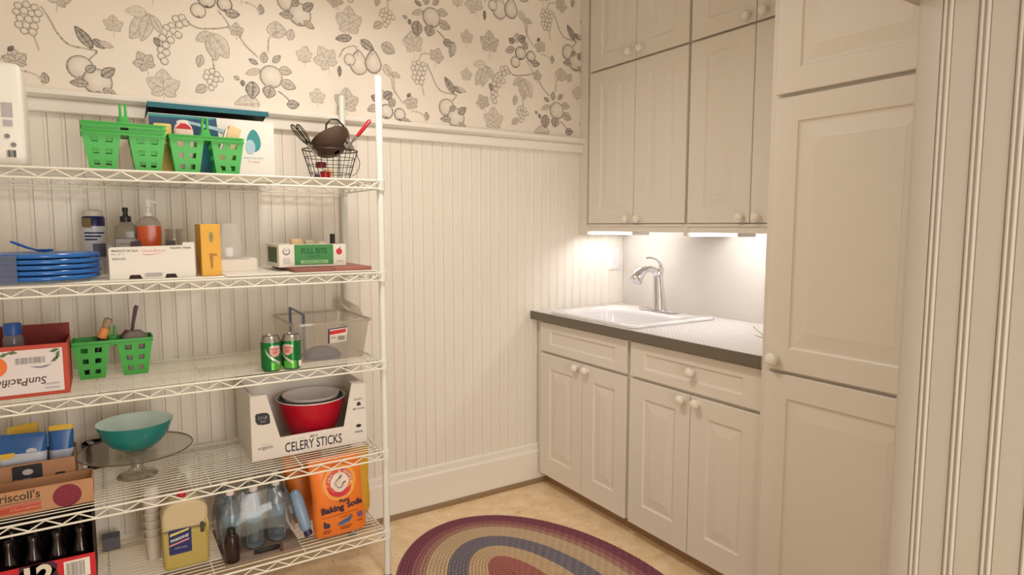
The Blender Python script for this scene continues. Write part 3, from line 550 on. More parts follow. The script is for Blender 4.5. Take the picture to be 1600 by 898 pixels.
def caddy(name_label, loc, holes, group):
    c = thing('shower_caddy', name_label, 'caddy', loc, group)
    for s in (-1, 1):
        cx = s*.0605; mb = MB(); t = .0
        def P(u, v, face):      # u across 0..1, v up 0..1
            hw = .0345+.0175*v; hd = .0360+.0175*v; zz = .0005+v*CUPH
            a = (u-.5)*2
            return {0: (cx+a*hw, -hd, zz), 1: (cx+hw, a*hd, zz), 2: (cx-a*hw, hd, zz), 3: (cx-hw, -a*hd, zz)}[face]
        us = [0, .20, .40, .60, .80, 1]; vs = [0, .13, .26, .42, .55, .71, .84, 1]
        for f in range(4):
            for i in range(5):
                for j in range(7):
                    if holes and i in (1, 3) and j in (1, 3, 5): continue
                    q = [P(us[i], vs[j], f), P(us[i+1], vs[j], f), P(us[i+1], vs[j+1], f), P(us[i], vs[j+1], f)]
                    ctr = Vector((cx, 0, q[0][2])); 
                    q2 = [tuple(Vector(p)+(Vector((cx, 0, p[2]))-Vector(p)).normalized()*.0028) for p in q]
                    mb.loft([q, q2])
        mb.box(cx-.034, cx+.034, -.0355, .0355, .0005, .003)
        part('cup', mb, GREENP, c, local=True)
    rim = MB()
    o = rrect(-.1145, .1145, -.057, .057, .014, 4); i1 = rrect(-.1105, .1105, -.053, .053, .012, 4)
    rim.loft([[(p[0], p[1], zz) for p in l] for l, zz in ((i1, .1105), (o, .1100), (o, .1130), (i1, .1150), (i1, .1205), (o, .1215), (o, .1245), (i1, .1245), (i1, .1105))], False, False)
    rim.box(-.0145, .0145, -.053, .053, .112, .1145)
    part('rim', rim, GREENP, c, local=True, smooth=True, ang=40)
    h = MB().loft([[(p[0], p[1], zz) for p in rrect(-w_, w_, -.012, .012, .006, 3)] for zz, w_ in ((.1146, .022), (.122, .020), (.145, .013), (.150, .012))])
    for s in (-1, 1): h.loft([[(p[0]+s*.0072, p[1], zz) for p in rrect(-w_, w_, -.010, .010, .003, 3)] for zz, w_ in ((.1495, .0042), (.185, .0034), (.190, .002))])
    part('handle', h, GREENP, c, local=True, smooth=True, ang=40)
    return c
G = 'green plastic two-cup caddies'
k1 = caddy('green plastic two-cup caddy, lower of the nested pair on the top shelf', (-2.3975, -.315, z), True, G)
k2 = dup(k1, (-2.3970, -.315, z+.023), 'green plastic two-cup caddy, upper of the nested pair on the top shelf', G)
k3 = dup(k1, (-2.165, -.315, z), 'green plastic two-cup caddy in front of the teal and white box', G)
single('sponge', MB().box(-.028, .026, -.010, .010, 0, .172), mat('yellow_sponge', (232, 206, 120), .9, noise=.1, nscale=90, bump=.6, bscale=260), 'yellow sponge standing behind right end of the nested green caddies', 'sponge', (-2.283, -.236, z+.0004), bevel=.005)
sp2 = thing('soap_packet', 'red and white wrapped soap packet in left cup of green caddy', 'packet', (-2.228, -.300, z+.004))
part('wrapper', MB().loft([[(-2.228+p[0], -.300+p[1], z+.004+zz) for p in rrect(-.030*s, .030*s, -.011, .011, .008, 3)] for zz, s in ((0, .6), (.02, .8), (.10, 1), (.142, .98), (.158, .8), (.166, .45))]), mat('pink_white_wrapper', (236, 200, 190), .4, noise=.25, nscale=40), sp2, smooth=True)
decal(sp2, 'printed_band', [(-2.252, z+.150), (-2.204, z+.150), (-2.210, z+.160), (-2.221, z+.1675), (-2.236, z+.1675)], -.3112, RED)
bs = thing('brush_block', 'tan block with a painted white highlight leaning in right cup of green caddy', 'brush', (-2.098, -.300, z+.02))
M_ = Matrix.Translation((-2.098, -.300, z+.085)) @ Matrix.Rotation(.32, 4, 'Y')
part('block', MB().box(-.018, .022, -.016, .016, -.055, .088).xf(M_), mat('tan_bristle', (224, 196, 148), .8), bs, bevel=.004)
part('edge_highlight', MB().box(-.0245, -.0186, -.016, .016, -.05, .072).xf(M_), WHITE, bs)  # highlight along the block, painted as a white strip
# teal and white box with a raised lid
tb = thing('teal_box', 'teal and white cardboard box with a raised dark teal lid behind caddies', 'box', (-2.12, -.13, z+.0003))
bx0, bx1, by0, by1, bz1 = -2.321, -1.919, -.200, -.050, 1.726
TEAL = mat('dark_teal_print', (24, 92, 110), .4); TEALL = mat('teal_print', (60, 148, 150), .4); TEALD = mat('deep_blue_print', (44, 80, 116), .4); BLUEL = mat('pale_blue_print', (172, 204, 216), .45)
b_ = MB(); zz0 = z+.0003
b_.box(bx0, bx1, by0, by0+.003, zz0, bz1).box(bx0, bx1, by1-.003, by1, zz0, bz1).box(bx0, bx0+.003, by0+.003, by1-.003, zz0, bz1).box(bx1-.003, bx1, by0+.003, by1-.003, zz0, bz1).box(bx0+.003, bx1-.003, by0+.003, by1-.003, zz0, zz0+.003)
part('carton', b_, WHITE, tb)
ld = MB(); L0 = [(by1, bz1+.004), (by0-.012, 1.760), (by0-.012, 1.743), (by0-.009, 1.743), (by0-.009, 1.757), (by1, bz1+.0005)]
ld.loft([[(bx0-.002, a, c_) for a, c_ in L0], [(bx1-.018, a, c_) for a, c_ in L0]])
ld.box(bx0-.002, bx0+.001, by0-.009, by1, 1.728, 1.7285)
part('lid', ld, mat('dark_teal_card', (32, 104, 118), .45), tb, 'dark teal raised lid')
part('lid_shade', MB().loft([[(x, by0-.0085, 1.7560) for x in (bx0+.002, bx1-.022)]+[(x, by1-.004, 1.7262) for x in (bx1-.022, bx0+.002)], [(x, by0-.0085, 1.7545) for x in (bx0+.002, bx1-.022)]+[(x, by1-.004, 1.7255) for x in (bx1-.022, bx0+.002)]]), BLACKPL, tb, 'black sheet painted for the shade under the lid')  # shade inside the raised lid, painted as a black sheet
yb = by0-.0002
decal(tb, 'printed_panel', [(bx0+.001, zz0+.002), (-2.13, zz0+.002), (-2.105, 1.64), (-2.112, bz1-.002), (bx0+.001, bz1-.002)], yb, TEAL, th=.0004)
decal(tb, 'printed_panel', [(bx0+.001, bz1-.05), (-2.27, bz1-.08), (-2.20, bz1-.07), (-2.12, bz1-.055), (-2.112, bz1-.012), (bx0+.001, bz1-.014)], yb-.0005, TEALD, th=.0004)
decal(tb, 'printed_panel', [(bx0+.001, bz1-.012), (-2.13, bz1-.010), (-2.112, bz1-.002), (bx0+.001, bz1-.002)], yb-.0005, TEALL, th=.0004)
decal(tb, 'printed_shape', disc(-2.215, 1.7, .010, sx=2.3), yb-.001, WHITE, th=.0004); decal(tb, 'printed_shape', [(-2.20, 1.707), (-2.11, 1.693), (-2.05, 1.672), (-2.06, 1.664), (-2.12, 1.683), (-2.20, 1.697)], yb-.0016, BLUEL, th=.0004)
decal(tb, 'printed_leaf', [(-1.990+.024*math.sin(t)*(1-.25*math.cos(t)), 1.655+.040*math.cos(t)) for t in [2*PI*k/20 for k in range(20)]], yb, TEALL)
decal(tb, 'printed_leaf', [(-2.002+.017*math.sin(t), 1.632+.026*math.cos(t)) for t in [2*PI*k/20 for k in range(20)]], yb-.0006, BLUEL)
text(tb, 'lettering', 'sensitive skin', BLUEL, (-1.992, yb-.0004, 1.594), .013); text(tb, 'lettering', '17 count', PINKISH, (-1.992, yb-.0004, 1.580), .012)
# wire basket of kitchen tools
wbk = thing('wire_basket', 'dark wire basket of kitchen tools at right end of top shelf', 'basket', (-1.72, -.235, z+.0003))
bc = (-1.722, -.235); mb = MB()
def br_(u): return .068+.036*u      # radius by height
for u in (0.02, .25, .5, .75, 1):
    mb.ring([(bc[0]+br_(u)*math.cos(2*PI*k/28), bc[1]+.8*br_(u)*math.sin(2*PI*k/28), z+.002+.116*u) for k in range(28)], .0013 if u < 1 else .0024, 6)
for k in range(26):
    a = 2*PI*k/26; mb.tube([(bc[0]+br_(u)*math.cos(a), bc[1]+.8*br_(u)*math.sin(a), z+.002+.116*u) for u in (0, 1)], .0011, 5)
for k in range(-3, 4): mb.tube([(bc[0]-.062, bc[1]+k*.013, z+.0022), (bc[0]+.062, bc[1]+k*.013, z+.0022)], .0011, 5)
part('frame', mb, DARKSTEEL, wbk, smooth=True, ang=60)
part('handle', MB().tube([(bc[0]+.100, bc[1], z+.118), (-1.618, -.235, z+.11), (-1.606, -.235, z+.08), (-1.610, -.235, z+.055), (-1.622, -.235, z+.035), (-1.640, -.235, z+.025)], .0014, 6), DARKSTEEL, wbk, smooth=True)
# strainer
stn = thing('strainer', 'dark brown mesh strainer with a black loop lying in the wire basket', 'strainer', (-1.725, -.235, z+.12))
M_ = Matrix.Translation((-1.722, -.237, z+.155)) @ Matrix.Rotation(-.36, 4, 'Y') @ Matrix.Rotation(-.5, 4, 'X')
part('bowl', MB().lathe([(.076, .006), (.080, .006), (.078, -.006), (.064, -.034), (.040, -.050), (.012, -.056), (.012, -.053), (.038, -.047), (.061, -.031), (.074, -.004)], n=28).xf(M_), mat('dark_brown_mesh', (88, 68, 56), .45, metal=.5, noise=.3, nscale=120, bump=.7, bscale=900), stn, smooth=True, ang=60)
part('loop', MB().tube([(-1.745, -.262, z+.182), (-1.742, -.262, z+.210), (-1.725, -.262, z+.232), (-1.700, -.262, z+.232), (-1.678, -.262, z+.212), (-1.662, -.262, z+.190), (-1.66, -.262, z+.172)], .0036, 8), BLACKPL, stn, smooth=True)
# whisks
def whisk(label, base, tip, r):
    t = thing('whisk', label, 'whisk', base, 'whisks in the wire basket'); b = Vector(base); d = Vector(tip)-b; L = d.length; d.normalize()
    s_ = d.cross(Vector((0, 1, 0))).normalized(); f_ = d.cross(s_).normalized()
    for k in range(4):
        a = PI*k/4; e = s_*math.cos(a)+f_*math.sin(a); lo = []
        for q in range(19): u = q/18*PI; lo.append(b+d*(L*(.30+.70*math.sin(u)**.8))+e*(r*math.cos(u)*math.sin(min(PI, u*1.0))**.5))
        part('wire_loop', MB().tube(lo, .0013, 5), DARKSTEEL, t, smooth=True)
    part('handle', MB().tube([b, b+d*L*.32], .0055, 8), STEEL, t, smooth=True)
whisk('steel wire whisk leaning left out of the wire basket, its loops lowest', (-1.790, -.285, z+.095), (-1.876, -.285, z+.196), .018)
whisk('steel wire whisk leaning left out of the wire basket, its loops highest', (-1.778, -.262, z+.100), (-1.850, -.262, z+.202), .018)
rs = thing('spatula', 'red-handled spatula sticking out of the wire basket to the right', 'spatula', (-1.65, -.28, z+.12))
part('handle', MB().tube([(-1.636, -.295, z+.170), (-1.628, -.295, z+.180), (-1.600, -.295, z+.214), (-1.586, -.295, z+.232), (-1.582, -.295, z+.236)], [.008, .0105, .011, .011, .006], 10, flat=.7), REDPL, rs, 'red plastic handle', smooth=True)
part('hang_hole', MB().lathe([(.0042, 0), (.0042, -.003)], (-1.5875, -.3015, z+.230), 12, 'y'), WHITE, rs)
part('shaft', MB().tube([(-1.637, -.295, z+.169), (-1.655, -.293, z+.148), (-1.680, -.285, z+.105)], [.009, .007, .005], 8, flat=.6), STEEL, rs, smooth=True)
gs = thing('turner', 'grey steel turner between the black loop and red spatula in wire basket', 'turner', (-1.69, -.25, z+.15))
part('blade', MB().loft([[tuple(Matrix.Translation((-1.688, -.285, z+.165)) @ Matrix.Rotation(-.62, 4, 'Y') @ Vector((a, y_, c_))) for a, c_ in rrect(-.014, .014, -.06, .052, .006, 3)] for y_ in (0, -.003)]), STEEL, gs)
part('slot', MB().loft([[tuple(Matrix.Translation((-1.688, -.2885, z+.165)) @ Matrix.Rotation(-.62, 4, 'Y') @ Vector((a, y_, c_))) for a, c_ in rrect(-.003, .003, -.03, .035, .002, 3)] for y_ in (0, -.0006)]), BLACKPL, gs)
single('measuring_scoop', MB().lathe([(.010, 0), (.017, .004), (.019, .030), (.0175, .030), (.015, .006)], n=18), REDPL, 'small bright red scoop low at front of the wire basket', 'scoop', (-1.752, -.268, z+.005), smooth=True)
single('jar_lid', MB().lathe([(.020, 0), (.020, .018), (.017, .021)], n=20), mat('dark_red_lid', (120, 22, 36), .4), 'dark red lid in left side of wire basket', 'lid', (-1.757, -.232, z+.052), smooth=True)
single('pestle', MB().lathe([(.012, -.02), (.016, -.018), (.016, .016), (.012, .02)], axis='y', n=16), mat('pale_wood', (214, 180, 130), .6), 'pale round wooden end in the middle of the wire basket', 'wooden tool', (-1.733, -.24, z+.033), smooth=True)
single('purple_ball', MB().lathe([(.002, -.0115), (.008, -.009), (.0118, 0), (.008, .009), (.002, .0115)], n=14), mat('purple_plastic', (86, 44, 84), .35), 'small purple ball low at the left of wire basket', 'ball', (-1.774, -.236, z+.0185), smooth=True)

# ------------------------------------------------------------------ second shelf
z = ZS[1]
BLUEP = mat('blue_plastic_plate', (34, 104, 184), .25, coat=.3)
pl = MB().lathe([(.085, 0), (.095, .001), (.122, .008), (.140, .0085), (.1485, .0075), (.1515, .0105), (.1515, .0165), (.1490, .0200), (.143, .0190), (.122, .0130), (.092, .004), (.02, .004)], n=48)
for k in range(5):
    pos = ('bottom plate', 'second plate from the bottom', 'middle plate', 'second plate from the top', 'top plate')[k]
    o = single('plate', pl, BLUEP, 'glossy blue plastic plate, %s of the stack on the second shelf' % pos, 'plate', (-2.632+.002*(k % 2), -.316, z+.0004+.0160*k), 'stack of blue plates', smooth=True, ang=60)
sn = thing('blue_spoon', 'blue plastic spoon lying on the stack of blue plates', 'spoon', (-2.66, -.30, z+.09))
part('handle', MB().tube([(-2.703, -.285, z+.118), (-2.692, -.285, z+.113), (-2.665, -.285, z+.100), (-2.640, -.285, z+.091)], [.006, .0085, .008, .006], 10, flat=.5), BLUEP, sn, smooth=True)
part('bowl', MB().lathe([(.004, 0), (.02, .004), (.024, .010), (.022, .010), (.016, .006)], (-2.622, -.285, z+.0835), 16), BLUEP, sn, smooth=True)
cs = single('plastic_sleeve', MB().box(-.028, .022, -.0015, .0015, 0, .082), film('clear_grey_film', (150, 160, 186), body=.38), 'clear plastic sleeve standing before left end of the blue plates', 'sleeve', (-2.698, -.4665, z+.0006))
wp_ = thing('wipes_canister', 'white wipes canister with a navy top band beside the blue plates', 'canister', (-2.494, -.105, z+.0004))
cx_, cy_ = -2.494, -.105
part('body', MB().lathe([(.032, .0004), (.033, .002), (.033, .163)], (cx_, cy_, z), 28), mat('canister_white', (214, 216, 222), .35), wp_, smooth=True)
part('navy_band', MB().lathe([(.0331, .1632), (.0331, .192), (.030, .196)], (cx_, cy_, z), 28), mat('navy_plastic', (30, 30, 84), .35), wp_, smooth=True)
part('cap', MB().lathe([(.0295, .1965), (.0295, .212), (.024, .218), (.010, .220)], (cx_, cy_, z), 24), mat('clear_white_cap', (214, 208, 196), .4), wp_, smooth=True)
def wrap_label(parent, name, c, r, z0, z1, a0, a1, m, label=None):
    mb = MB(); n = 12; o = []; i_ = []
    for k in range(n+1):
        a = a0+(a1-a0)*k/n; o.append((math.cos(a), math.sin(a)))
    l0 = [(c[0]+r*p[0], c[1]+r*p[1], z0) for p in o]+[(c[0]+(r-.0004)*p[0], c[1]+(r-.0004)*p[1], z0) for p in reversed(o)]
    l1 = [(p[0], p[1], z1) for p in l0]; mb.loft([l0, l1]); return part(name, mb, m, parent, label)
wrap_label(wp_, 'emblem', (cx_, cy_), .0336, z+.158, z+.190, -PI*.86, -PI*.56, mat('dull_gold_print', (128, 110, 70), .5))
for q, (a0, a1) in enumerate(((-.80, -.16), (-.80, -.30), (-.80, -.42))): wrap_label(wp_, 'lettering', (cx_, cy_), .0336, z+.138-.011*q, z+.143-.011*q, a0*PI, a1*PI, NAVY)
wrap_label(wp_, 'printed_band', (cx_, cy_), .0336, z+.06, z+.105, -.55*PI, -.10*PI, mat('grey_blue_print', (96, 100, 124), .5))
# white tray carton with bottles in it
wx0, wx1, wy0, wy1, wh = -2.4585, -2.2225, -.402, -.120, .103
tr = thing('tray_carton', 'white open tray carton with red script holding the soap bottles', 'carton', (-2.34, -.26, z+.0004))
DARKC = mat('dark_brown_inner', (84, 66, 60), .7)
fp = [(wx0, z+.0004), (wx0+.049, z+.0004), (wx0+.054, z+.013), (wx0+.080, z+.013), (wx0+.087, z+.0004), (wx0+.148, z+.0004), (wx0+.153, z+.013), (wx0+.178, z+.013), (wx0+.184, z+.0004), (wx1, z+.0004), (wx1, z+.112), (wx1-.034, z+.112), (wx1-.034, z+wh), (wx0+.006, z+wh-.004), (wx0, z+wh-.010)]
def strip_prism(pts, y0, y1, parent, name, m):   # concave outline: fill with triangles
    bm = bmesh.new(); a = [bm.verts.new((p[0], y0, p[1])) for p in pts]
    es = [bm.edges.new((a[i], a[(i+1) % len(a)])) for i in range(len(a))]
    f = bmesh.ops.triangle_fill(bm, edges=es, use_dissolve=False)['geom']
    ex = bmesh.ops.extrude_face_region(bm, geom=[g for g in bm.faces]); vs = [g for g in ex['geom'] if isinstance(g, bmesh.types.BMVert)]
    bmesh.ops.translate(bm, verts=vs, vec=(0, y1-y0, 0)); bmesh.ops.recalc_face_normals(bm, faces=bm.faces)
    me = bpy.data.meshes.new(name); bmesh.ops.translate(bm, verts=bm.verts, vec=-wloc(parent)); bm.to_mesh(me); bm.free(); me.materials.append(m)
    o = bpy.data.objects.new(name, me); COL.objects.link(o); o.parent = parent; return o
strip_prism(fp, wy0, wy0+.003, tr, 'front_panel', WHITE)
part('back_panel', MB().box(wx0, wx1, wy1-.003, wy1, z+.0004, z+wh-.004), WHITE, tr)
for x in (wx0, wx1-.003): part('side_panel', MB().box(x, x+.003, wy0+.0032, wy1-.0032, z+.0004, z+wh-.03), WHITE, tr)
part('bottom_panel', MB().box(wx0+.0032, wx1-.0032, wy0+.0032, wy1-.0032, z+.0004, z+.003), DARKC, tr)
part('inner_shade', MB().box(wx0+.01, wx1-.01, wy0+.010, wy0+.012, z+.0032, z+.09), DARKC, tr)  # dark sheet standing in for the shaded inside behind the notches
for x in (wx0+.055, wx0+.150): part('stacking_tab', MB().prism([(x, z+.08), (x+.036, z+.08), (x+.032, z+.118), (x+.006, z+.117)], 'y', wy0+.0045, wy0+.0075), mat('dark_card', (62, 50, 54), .7), tr, 'dark brown stacking tab')
yw = wy0-.0001
decal(tr, 'printed_slot', rrect(wx0+.092, wx0+.142, z+.006, z+.018, .006), yw, LGREY)
text(tr, 'lettering', 'PRODUCT OF U.S.A.', BLACK, (wx0+.007, yw, z+.0875), .0080, align='LEFT', bold=.0002); text(tr, 'lettering', 'No. of  1', GREY, (wx0+.007, yw, z+.0775), .0090, align='LEFT'); text(tr, 'lettering', 'SEEDLESS', GREY, (wx0+.008, yw, z+.063), .0088, align='LEFT', bold=.0002)
text(tr, 'logo', 'QueenBranch', PINKISH, (wx0+.120, yw, z+.087), .0122, shear=.3); decal(tr, 'logo_flourish', [(wx0+.086, z+.078), (wx0+.100, z+.073), (wx0+.118, z+.0745), (wx0+.145, z+.079), (wx0+.118, z+.0765), (wx0+.1, z+.0755)], yw, PINKISH)
text(tr, 'lettering', 'VALIANT, WASH.', BLACK, (wx1-.009, yw, z+.094), .0080, align='RIGHT', bold=.0002)
zb_ = z+.0034
sbt = thing('soap_bottle', 'clear soap bottle with a dark pump cap standing in white tray carton', 'bottle', (-2.402, -.17, zb_))
part('body', MB().loft([[(-2.402+p[0], -.17+p[1], zb_+h) for p in rrect(-.034*s, .034*s, -.021*s, .021*s, .012*s, 4)] for h, s in ((0, .92), (.006, 1), (.140, 1), (.160, .9), (.172, .5))]), mat('clear_grey_soap', (176, 166, 150), .2, trans=.3), sbt, smooth=True)
part('label_panel', MB().box(-2.434, -2.370, -.1928, -.1915, zb_+.03, zb_+.118), mat('soap_label', (206, 202, 200), .5), sbt)
part('label_band', MB().box(-2.434, -2.370, -.1932, -.19285, zb_+.117, zb_+.1205), GREY, sbt); text(sbt, 'lettering', 'HAND SOAP', GREY, (-2.402, -.1932, zb_+.100), .0095)
part('pump_cap', MB().lathe([(.0165, .173), (.0165, .192), (.008, .195), (.0075, .208), (.009, .209), (.009, .220), (.006, .222)], (-2.402, -.17, zb_), 18), mat('dark_green_black_cap', (30, 34, 26), .35), sbt, smooth=True, ang=50)
pb = thing('pump_bottle', 'clear pump bottle of orange liquid in the white tray carton', 'bottle', (-2.337, -.215, zb_))
pp = ((0, .70), (.005, .78), (.05, .86), (.10, .98), (.145, 1.03), (.160, 1.02), (.172, .98), (.185, .72), (.192, .36))
def pl_(h, s): return [(-2.337+p[0], -.215+p[1], zb_+h) for p in rrect(-.036*s, .036*s, -.021*s, .021*s, .018*s, 4)]
part('liquid', MB().loft([pl_(h, s*.985) for h, s in pp[:6]]), mat('orange_liquid', (222, 92, 40), .2, noise=.08, nscale=60), pb, 'orange liquid', smooth=True, ang=60)
part('shoulder', MB().loft([pl_(h, s) for h, s in ((.1605, 1.0), (.170, .98), (.183, .75), (.192, .36))]), film('clear_plastic', (206, 196, 186), body=.3), pb, smooth=True, ang=60)
part('pump', MB().lathe([(.011, .1925), (.011, .206), (.0045, .207), (.0045, .222), (.0105, .223), (.0115, .246), (.009, .250)], (-2.337, -.215, zb_), 16).tube([(-2.337, -.215, zb_+.243), (-2.318, -.222, zb_+.241), (-2.309, -.225, zb_+.236)], [.006, .005, .004], 8), WHITEPL, pb, smooth=True, ang=50)
single('wooden_spoon', MB().tube([(0, 0, 0), (-.006, 0, .075), (-.009, 0, .082), (-.014, 0, .096), (-.019, 0, .110), (-.022, 0, .119)], [.0025, .003, .004, .0085, .008, .002], 10, flat=.35), mat('pale_wood_spoon', (218, 192, 128), .6), 'pale wooden spoon standing in right end of white tray carton', 'spoon', (-2.252, -.30, zb_), smooth=True)
gl = thing('glass_jar', 'clear glass jar with dark contents in right end of tray carton', 'jar', (-2.262, -.19, zb_))
part('glass', MB().lathe([(.026, 0), (.028, .004), (.029, .11), (.025, .135), (.0275, .138), (.0275, .150), (.026, .150), (.024, .136), (.027, .11), (.026, .006)], (-2.262, -.19, zb_), 24), film('thin_glass', (196, 190, 180), body=.15), gl, smooth=True, ang=60)
part('contents', MB().lathe([(.020, .007), (.023, .05), (.018, .085), (.006, .10)], (-2.262, -.19, zb_), 16), mat('brown_contents', (112, 96, 78), .7), gl, smooth=True)
# yellow box
yb2 = thing('yellow_box', 'narrow upright yellow box with faint grey print, right of the tray carton', 'box', (-2.174, -.33, z+.0004))
part('carton', MB().box(-2.2035, -2.1440, -.402, -.260, z+.0004, z+.170), mat('yellow_card', (236, 178, 56), .45), yb2, bevel=.0015, seg=1)
decal(yb2, 'printed_mark', disc(-2.172, z+.128, .018, sx=.36), -.4021, mat('grey_gold_print', (168, 148, 92), .5)); decal(yb2, 'printed_mark', [(-2.180, z+.075), (-2.156, z+.073), (-2.157, z+.066), (-2.168, z+.067), (-2.170, z+.028), (-2.176, z+.022), (-2.178, z+.05)], -.4021, mat('brown_gold_print', (180, 124, 44), .5))
text(yb2, 'lettering', 'A', mat('grey_gold_print2', (120, 112, 92), .5), (-2.172, -.4027, z+.128), .014)
# liner, papers
single('shelf_liner', MB().box(-.252, .252, -.2, .205, 0, .0018), mat('white_liner', (244, 240, 232), .5), 'thin white liner sheet on the right half of second shelf', 'liner', (-1.885, -.258, z+.0004))
zl = z+.0026
pf = thing('paper_carton', 'low white paper carton lying against the yellow box', 'carton', (-2.06, -.19, zl))
part('carton', MB().box(-2.1275, -2.004, -.255, -.13, zl, zl+.045), CREAMCARD, pf, bevel=.001, seg=1); part('flap', MB().box(-2.125, -2.030, -.2565, -.2553, zl+.044, zl+.0475), LGREY, pf)
single('plastic_pouch', MB().loft([[(p[0]*s, p[1]*s2, h) for p in rrect(-.04, .04, -.03, .03, .012, 3)] for h, s, s2 in ((0, .95, .9), (.03, 1, 1), (.07, .92, .7), (.105, .7, .3), (.124, .62, .06))]), film('milky_film', (240, 236, 232), body=.5), 'milky see-through plastic pouch on the low white paper carton', 'pouch', (-2.083, -.195, zl+.0456), smooth=True)
# cutting boards and green-labelled tray
RW_ = mat('red_brown_wood', (142, 84, 70), .5, noise=.18, nscale=30)
cbd = thing('cutting_board', 'red-brown wooden board under the green-labelled tray', 'board', (-1.775, -.25, zl))
part('plank', MB().box(-1.915, -1.775, -.425, -.075, zl, zl+.013), RW_, cbd, bevel=.002, seg=1); part('plank', MB().box(-1.7745, -1.636, -.425, -.075, zl, zl+.013), mat('lighter_red_brown_wood', (156, 96, 82), .5, noise=.15, nscale=30), cbd, bevel=.002, seg=1)
gz = zl+.0134; g0, g1, gy0, gy1 = -1.946, -1.703, -.335, -.135; gh = .081
gb = thing('fruit_tray', 'white fruit tray with green label and red apple mark on wooden board', 'tray', (-1.825, -.235, gz))
GD = mat('green_label', (66, 140, 76), .5)
for nm, bb in (('front_panel', (g0, g1, gy0, gy0+.003, gz, gz+gh)), ('back_panel', (g0, g1, gy1-.003, gy1, gz, gz+gh)), ('side_panel', (g0, g0+.003, gy0+.0032, gy1-.0032, gz, gz+gh)), ('side_panel', (g1-.003, g1, gy0+.0032, gy1-.0032, gz, gz+gh)), ('bottom_panel', (g0+.0032, g1-.0032, gy0+.0032, gy1-.0032, gz, gz+.003))):
    part(nm, MB().box(*bb), CREAMCARD, gb, bevel=.0012 if nm == 'front_panel' else 0, seg=1)
yg = gy0-.0001
part('side_label', MB().box(g0-.0006, g0-.0001, gy0+.03, gy1-.03, gz+.015, gz+gh-.01), mat('dark_green_label', (62, 84, 48), .5), gb)
decal(gb, 'green_label', rrect(g0+.054, g1-.048, gz+.007, gz+gh-.001, .003, 2), yg, GD)
text(gb, 'lettering', 'FULL BITE', mat('deep_green_ink', (28, 104, 52), .5), (g0+.124, yg-.0005, gz+.056), .027, bold=.0012, sx=.8); text(gb, 'lettering', 'FARMS', MATS['deep_green_ink'], (g0+.124, yg-.0005, gz+.036), .016)
decal(gb, 'label_band', rect(g0+.075, g1-.068, gz+.011, gz+.0235), yg-.0006, mat('light_green_ink', (150, 200, 138), .5)); text(gb, 'lettering', 'ORGANIC  APPLES', GD, (g0+.124, yg-.0013, gz+.0172), .009)
decal(gb, 'organic_seal', disc(g0+.026, gz+.056, .0132), yg, GREY); decal(gb, 'organic_seal', disc(g0+.026, gz+.059, .0095), yg-.0006, CREAMCARD); text(gb, 'lettering', 'USDA', BLACK, (g0+.026, yg-.0012, gz+.060), .0065); text(gb, 'lettering', 'ORGANIC', CREAMCARD, (g0+.026, yg-.0006, gz+.0495), .0040)
for q in range(4): decal(gb, 'small_print', rect(g0+.014, g0+.038, gz+.012+.006*q, gz+.0145+.006*q), yg, LGREY)
decal(gb, 'apple_mark', disc(g1-.026, gz+.053, .0115), yg, mat('apple_red', (206, 52, 66), .5)); decal(gb, 'apple_leaf', [(g1-.026, gz+.064), (g1-.021, gz+.071), (g1-.020, gz+.066)], yg, BLACK); decal(gb, 'small_print', rect(g1-.037, g1-.012, gz+.016, gz+.019), yg, LGREY)
for k, (x, y, r, hh, col) in enumerate(((-1.90, -.24, .030, .060, (206, 190, 166)), (-1.855, -.22, .032, .078, (210, 178, 130)), (-1.805, -.22, .030, .072, (178, 164, 134)), (-1.765, -.25, .026, .066, (196, 182, 160)))):
    single('paper_sachet', MB().loft([[(p[0]*s, p[1]*s2, h) for p in rrect(-r*.75, r*.75, -.022, .022, .012, 3)] for h, s, s2 in ((0, .8, .8), (.02, 1, 1), (hh, 1.0, .7), (hh+.018, .85, .2))]), mat('sachet_%d' % k, col, .5, noise=.12, nscale=50), ('pale beige paper packet in the fruit tray, leftmost', 'tan paper packet in the fruit tray, second from left', 'olive beige paper packet in the middle of fruit tray', 'greyish paper packet in the fruit tray beside black-capped bottle')[k], 'packet', (x, y, gz+.0034), 'packets in the fruit tray', smooth=True)
single('film_sheet', MB().loft([[(-.12, -.004, .0), (-.09, -.004, .02), (-.05, -.004, .045), (-.025, -.004, .052), (.01, -.004, .040), (.06, -.004, .022), (.11, -.004, .004)], [(-.12, -.003, .0), (-.09, -.003, .02), (-.05, -.003, .045), (-.025, -.003, .052), (.01, -.003, .040), (.06, -.003, .022), (.11, -.003, .004)]], False, False, closed=False), film('milky_film2', (214, 206, 192), body=.4), 'see-through plastic film peaked over the fruit tray', 'film', (-1.83, -.17, gz+gh-.005))
bbk = thing('black_capped_bottle', 'small bottle with a black cap at right end of fruit tray', 'bottle', (-1.727, -.25, gz+.0034))
part('body', MB().lathe([(.013, 0), (.014, .003), (.014, .07), (.008, .078)], (-1.727, -.25, gz+.0034), 16), mat('olive_glass', (86, 84, 62), .25), bbk, smooth=True)
part('cap', MB().lathe([(.0095, .0785), (.0095, .112), (.008, .114)], (-1.727, -.25, gz+.0034), 14), BLACKPL, bbk, smooth=True)

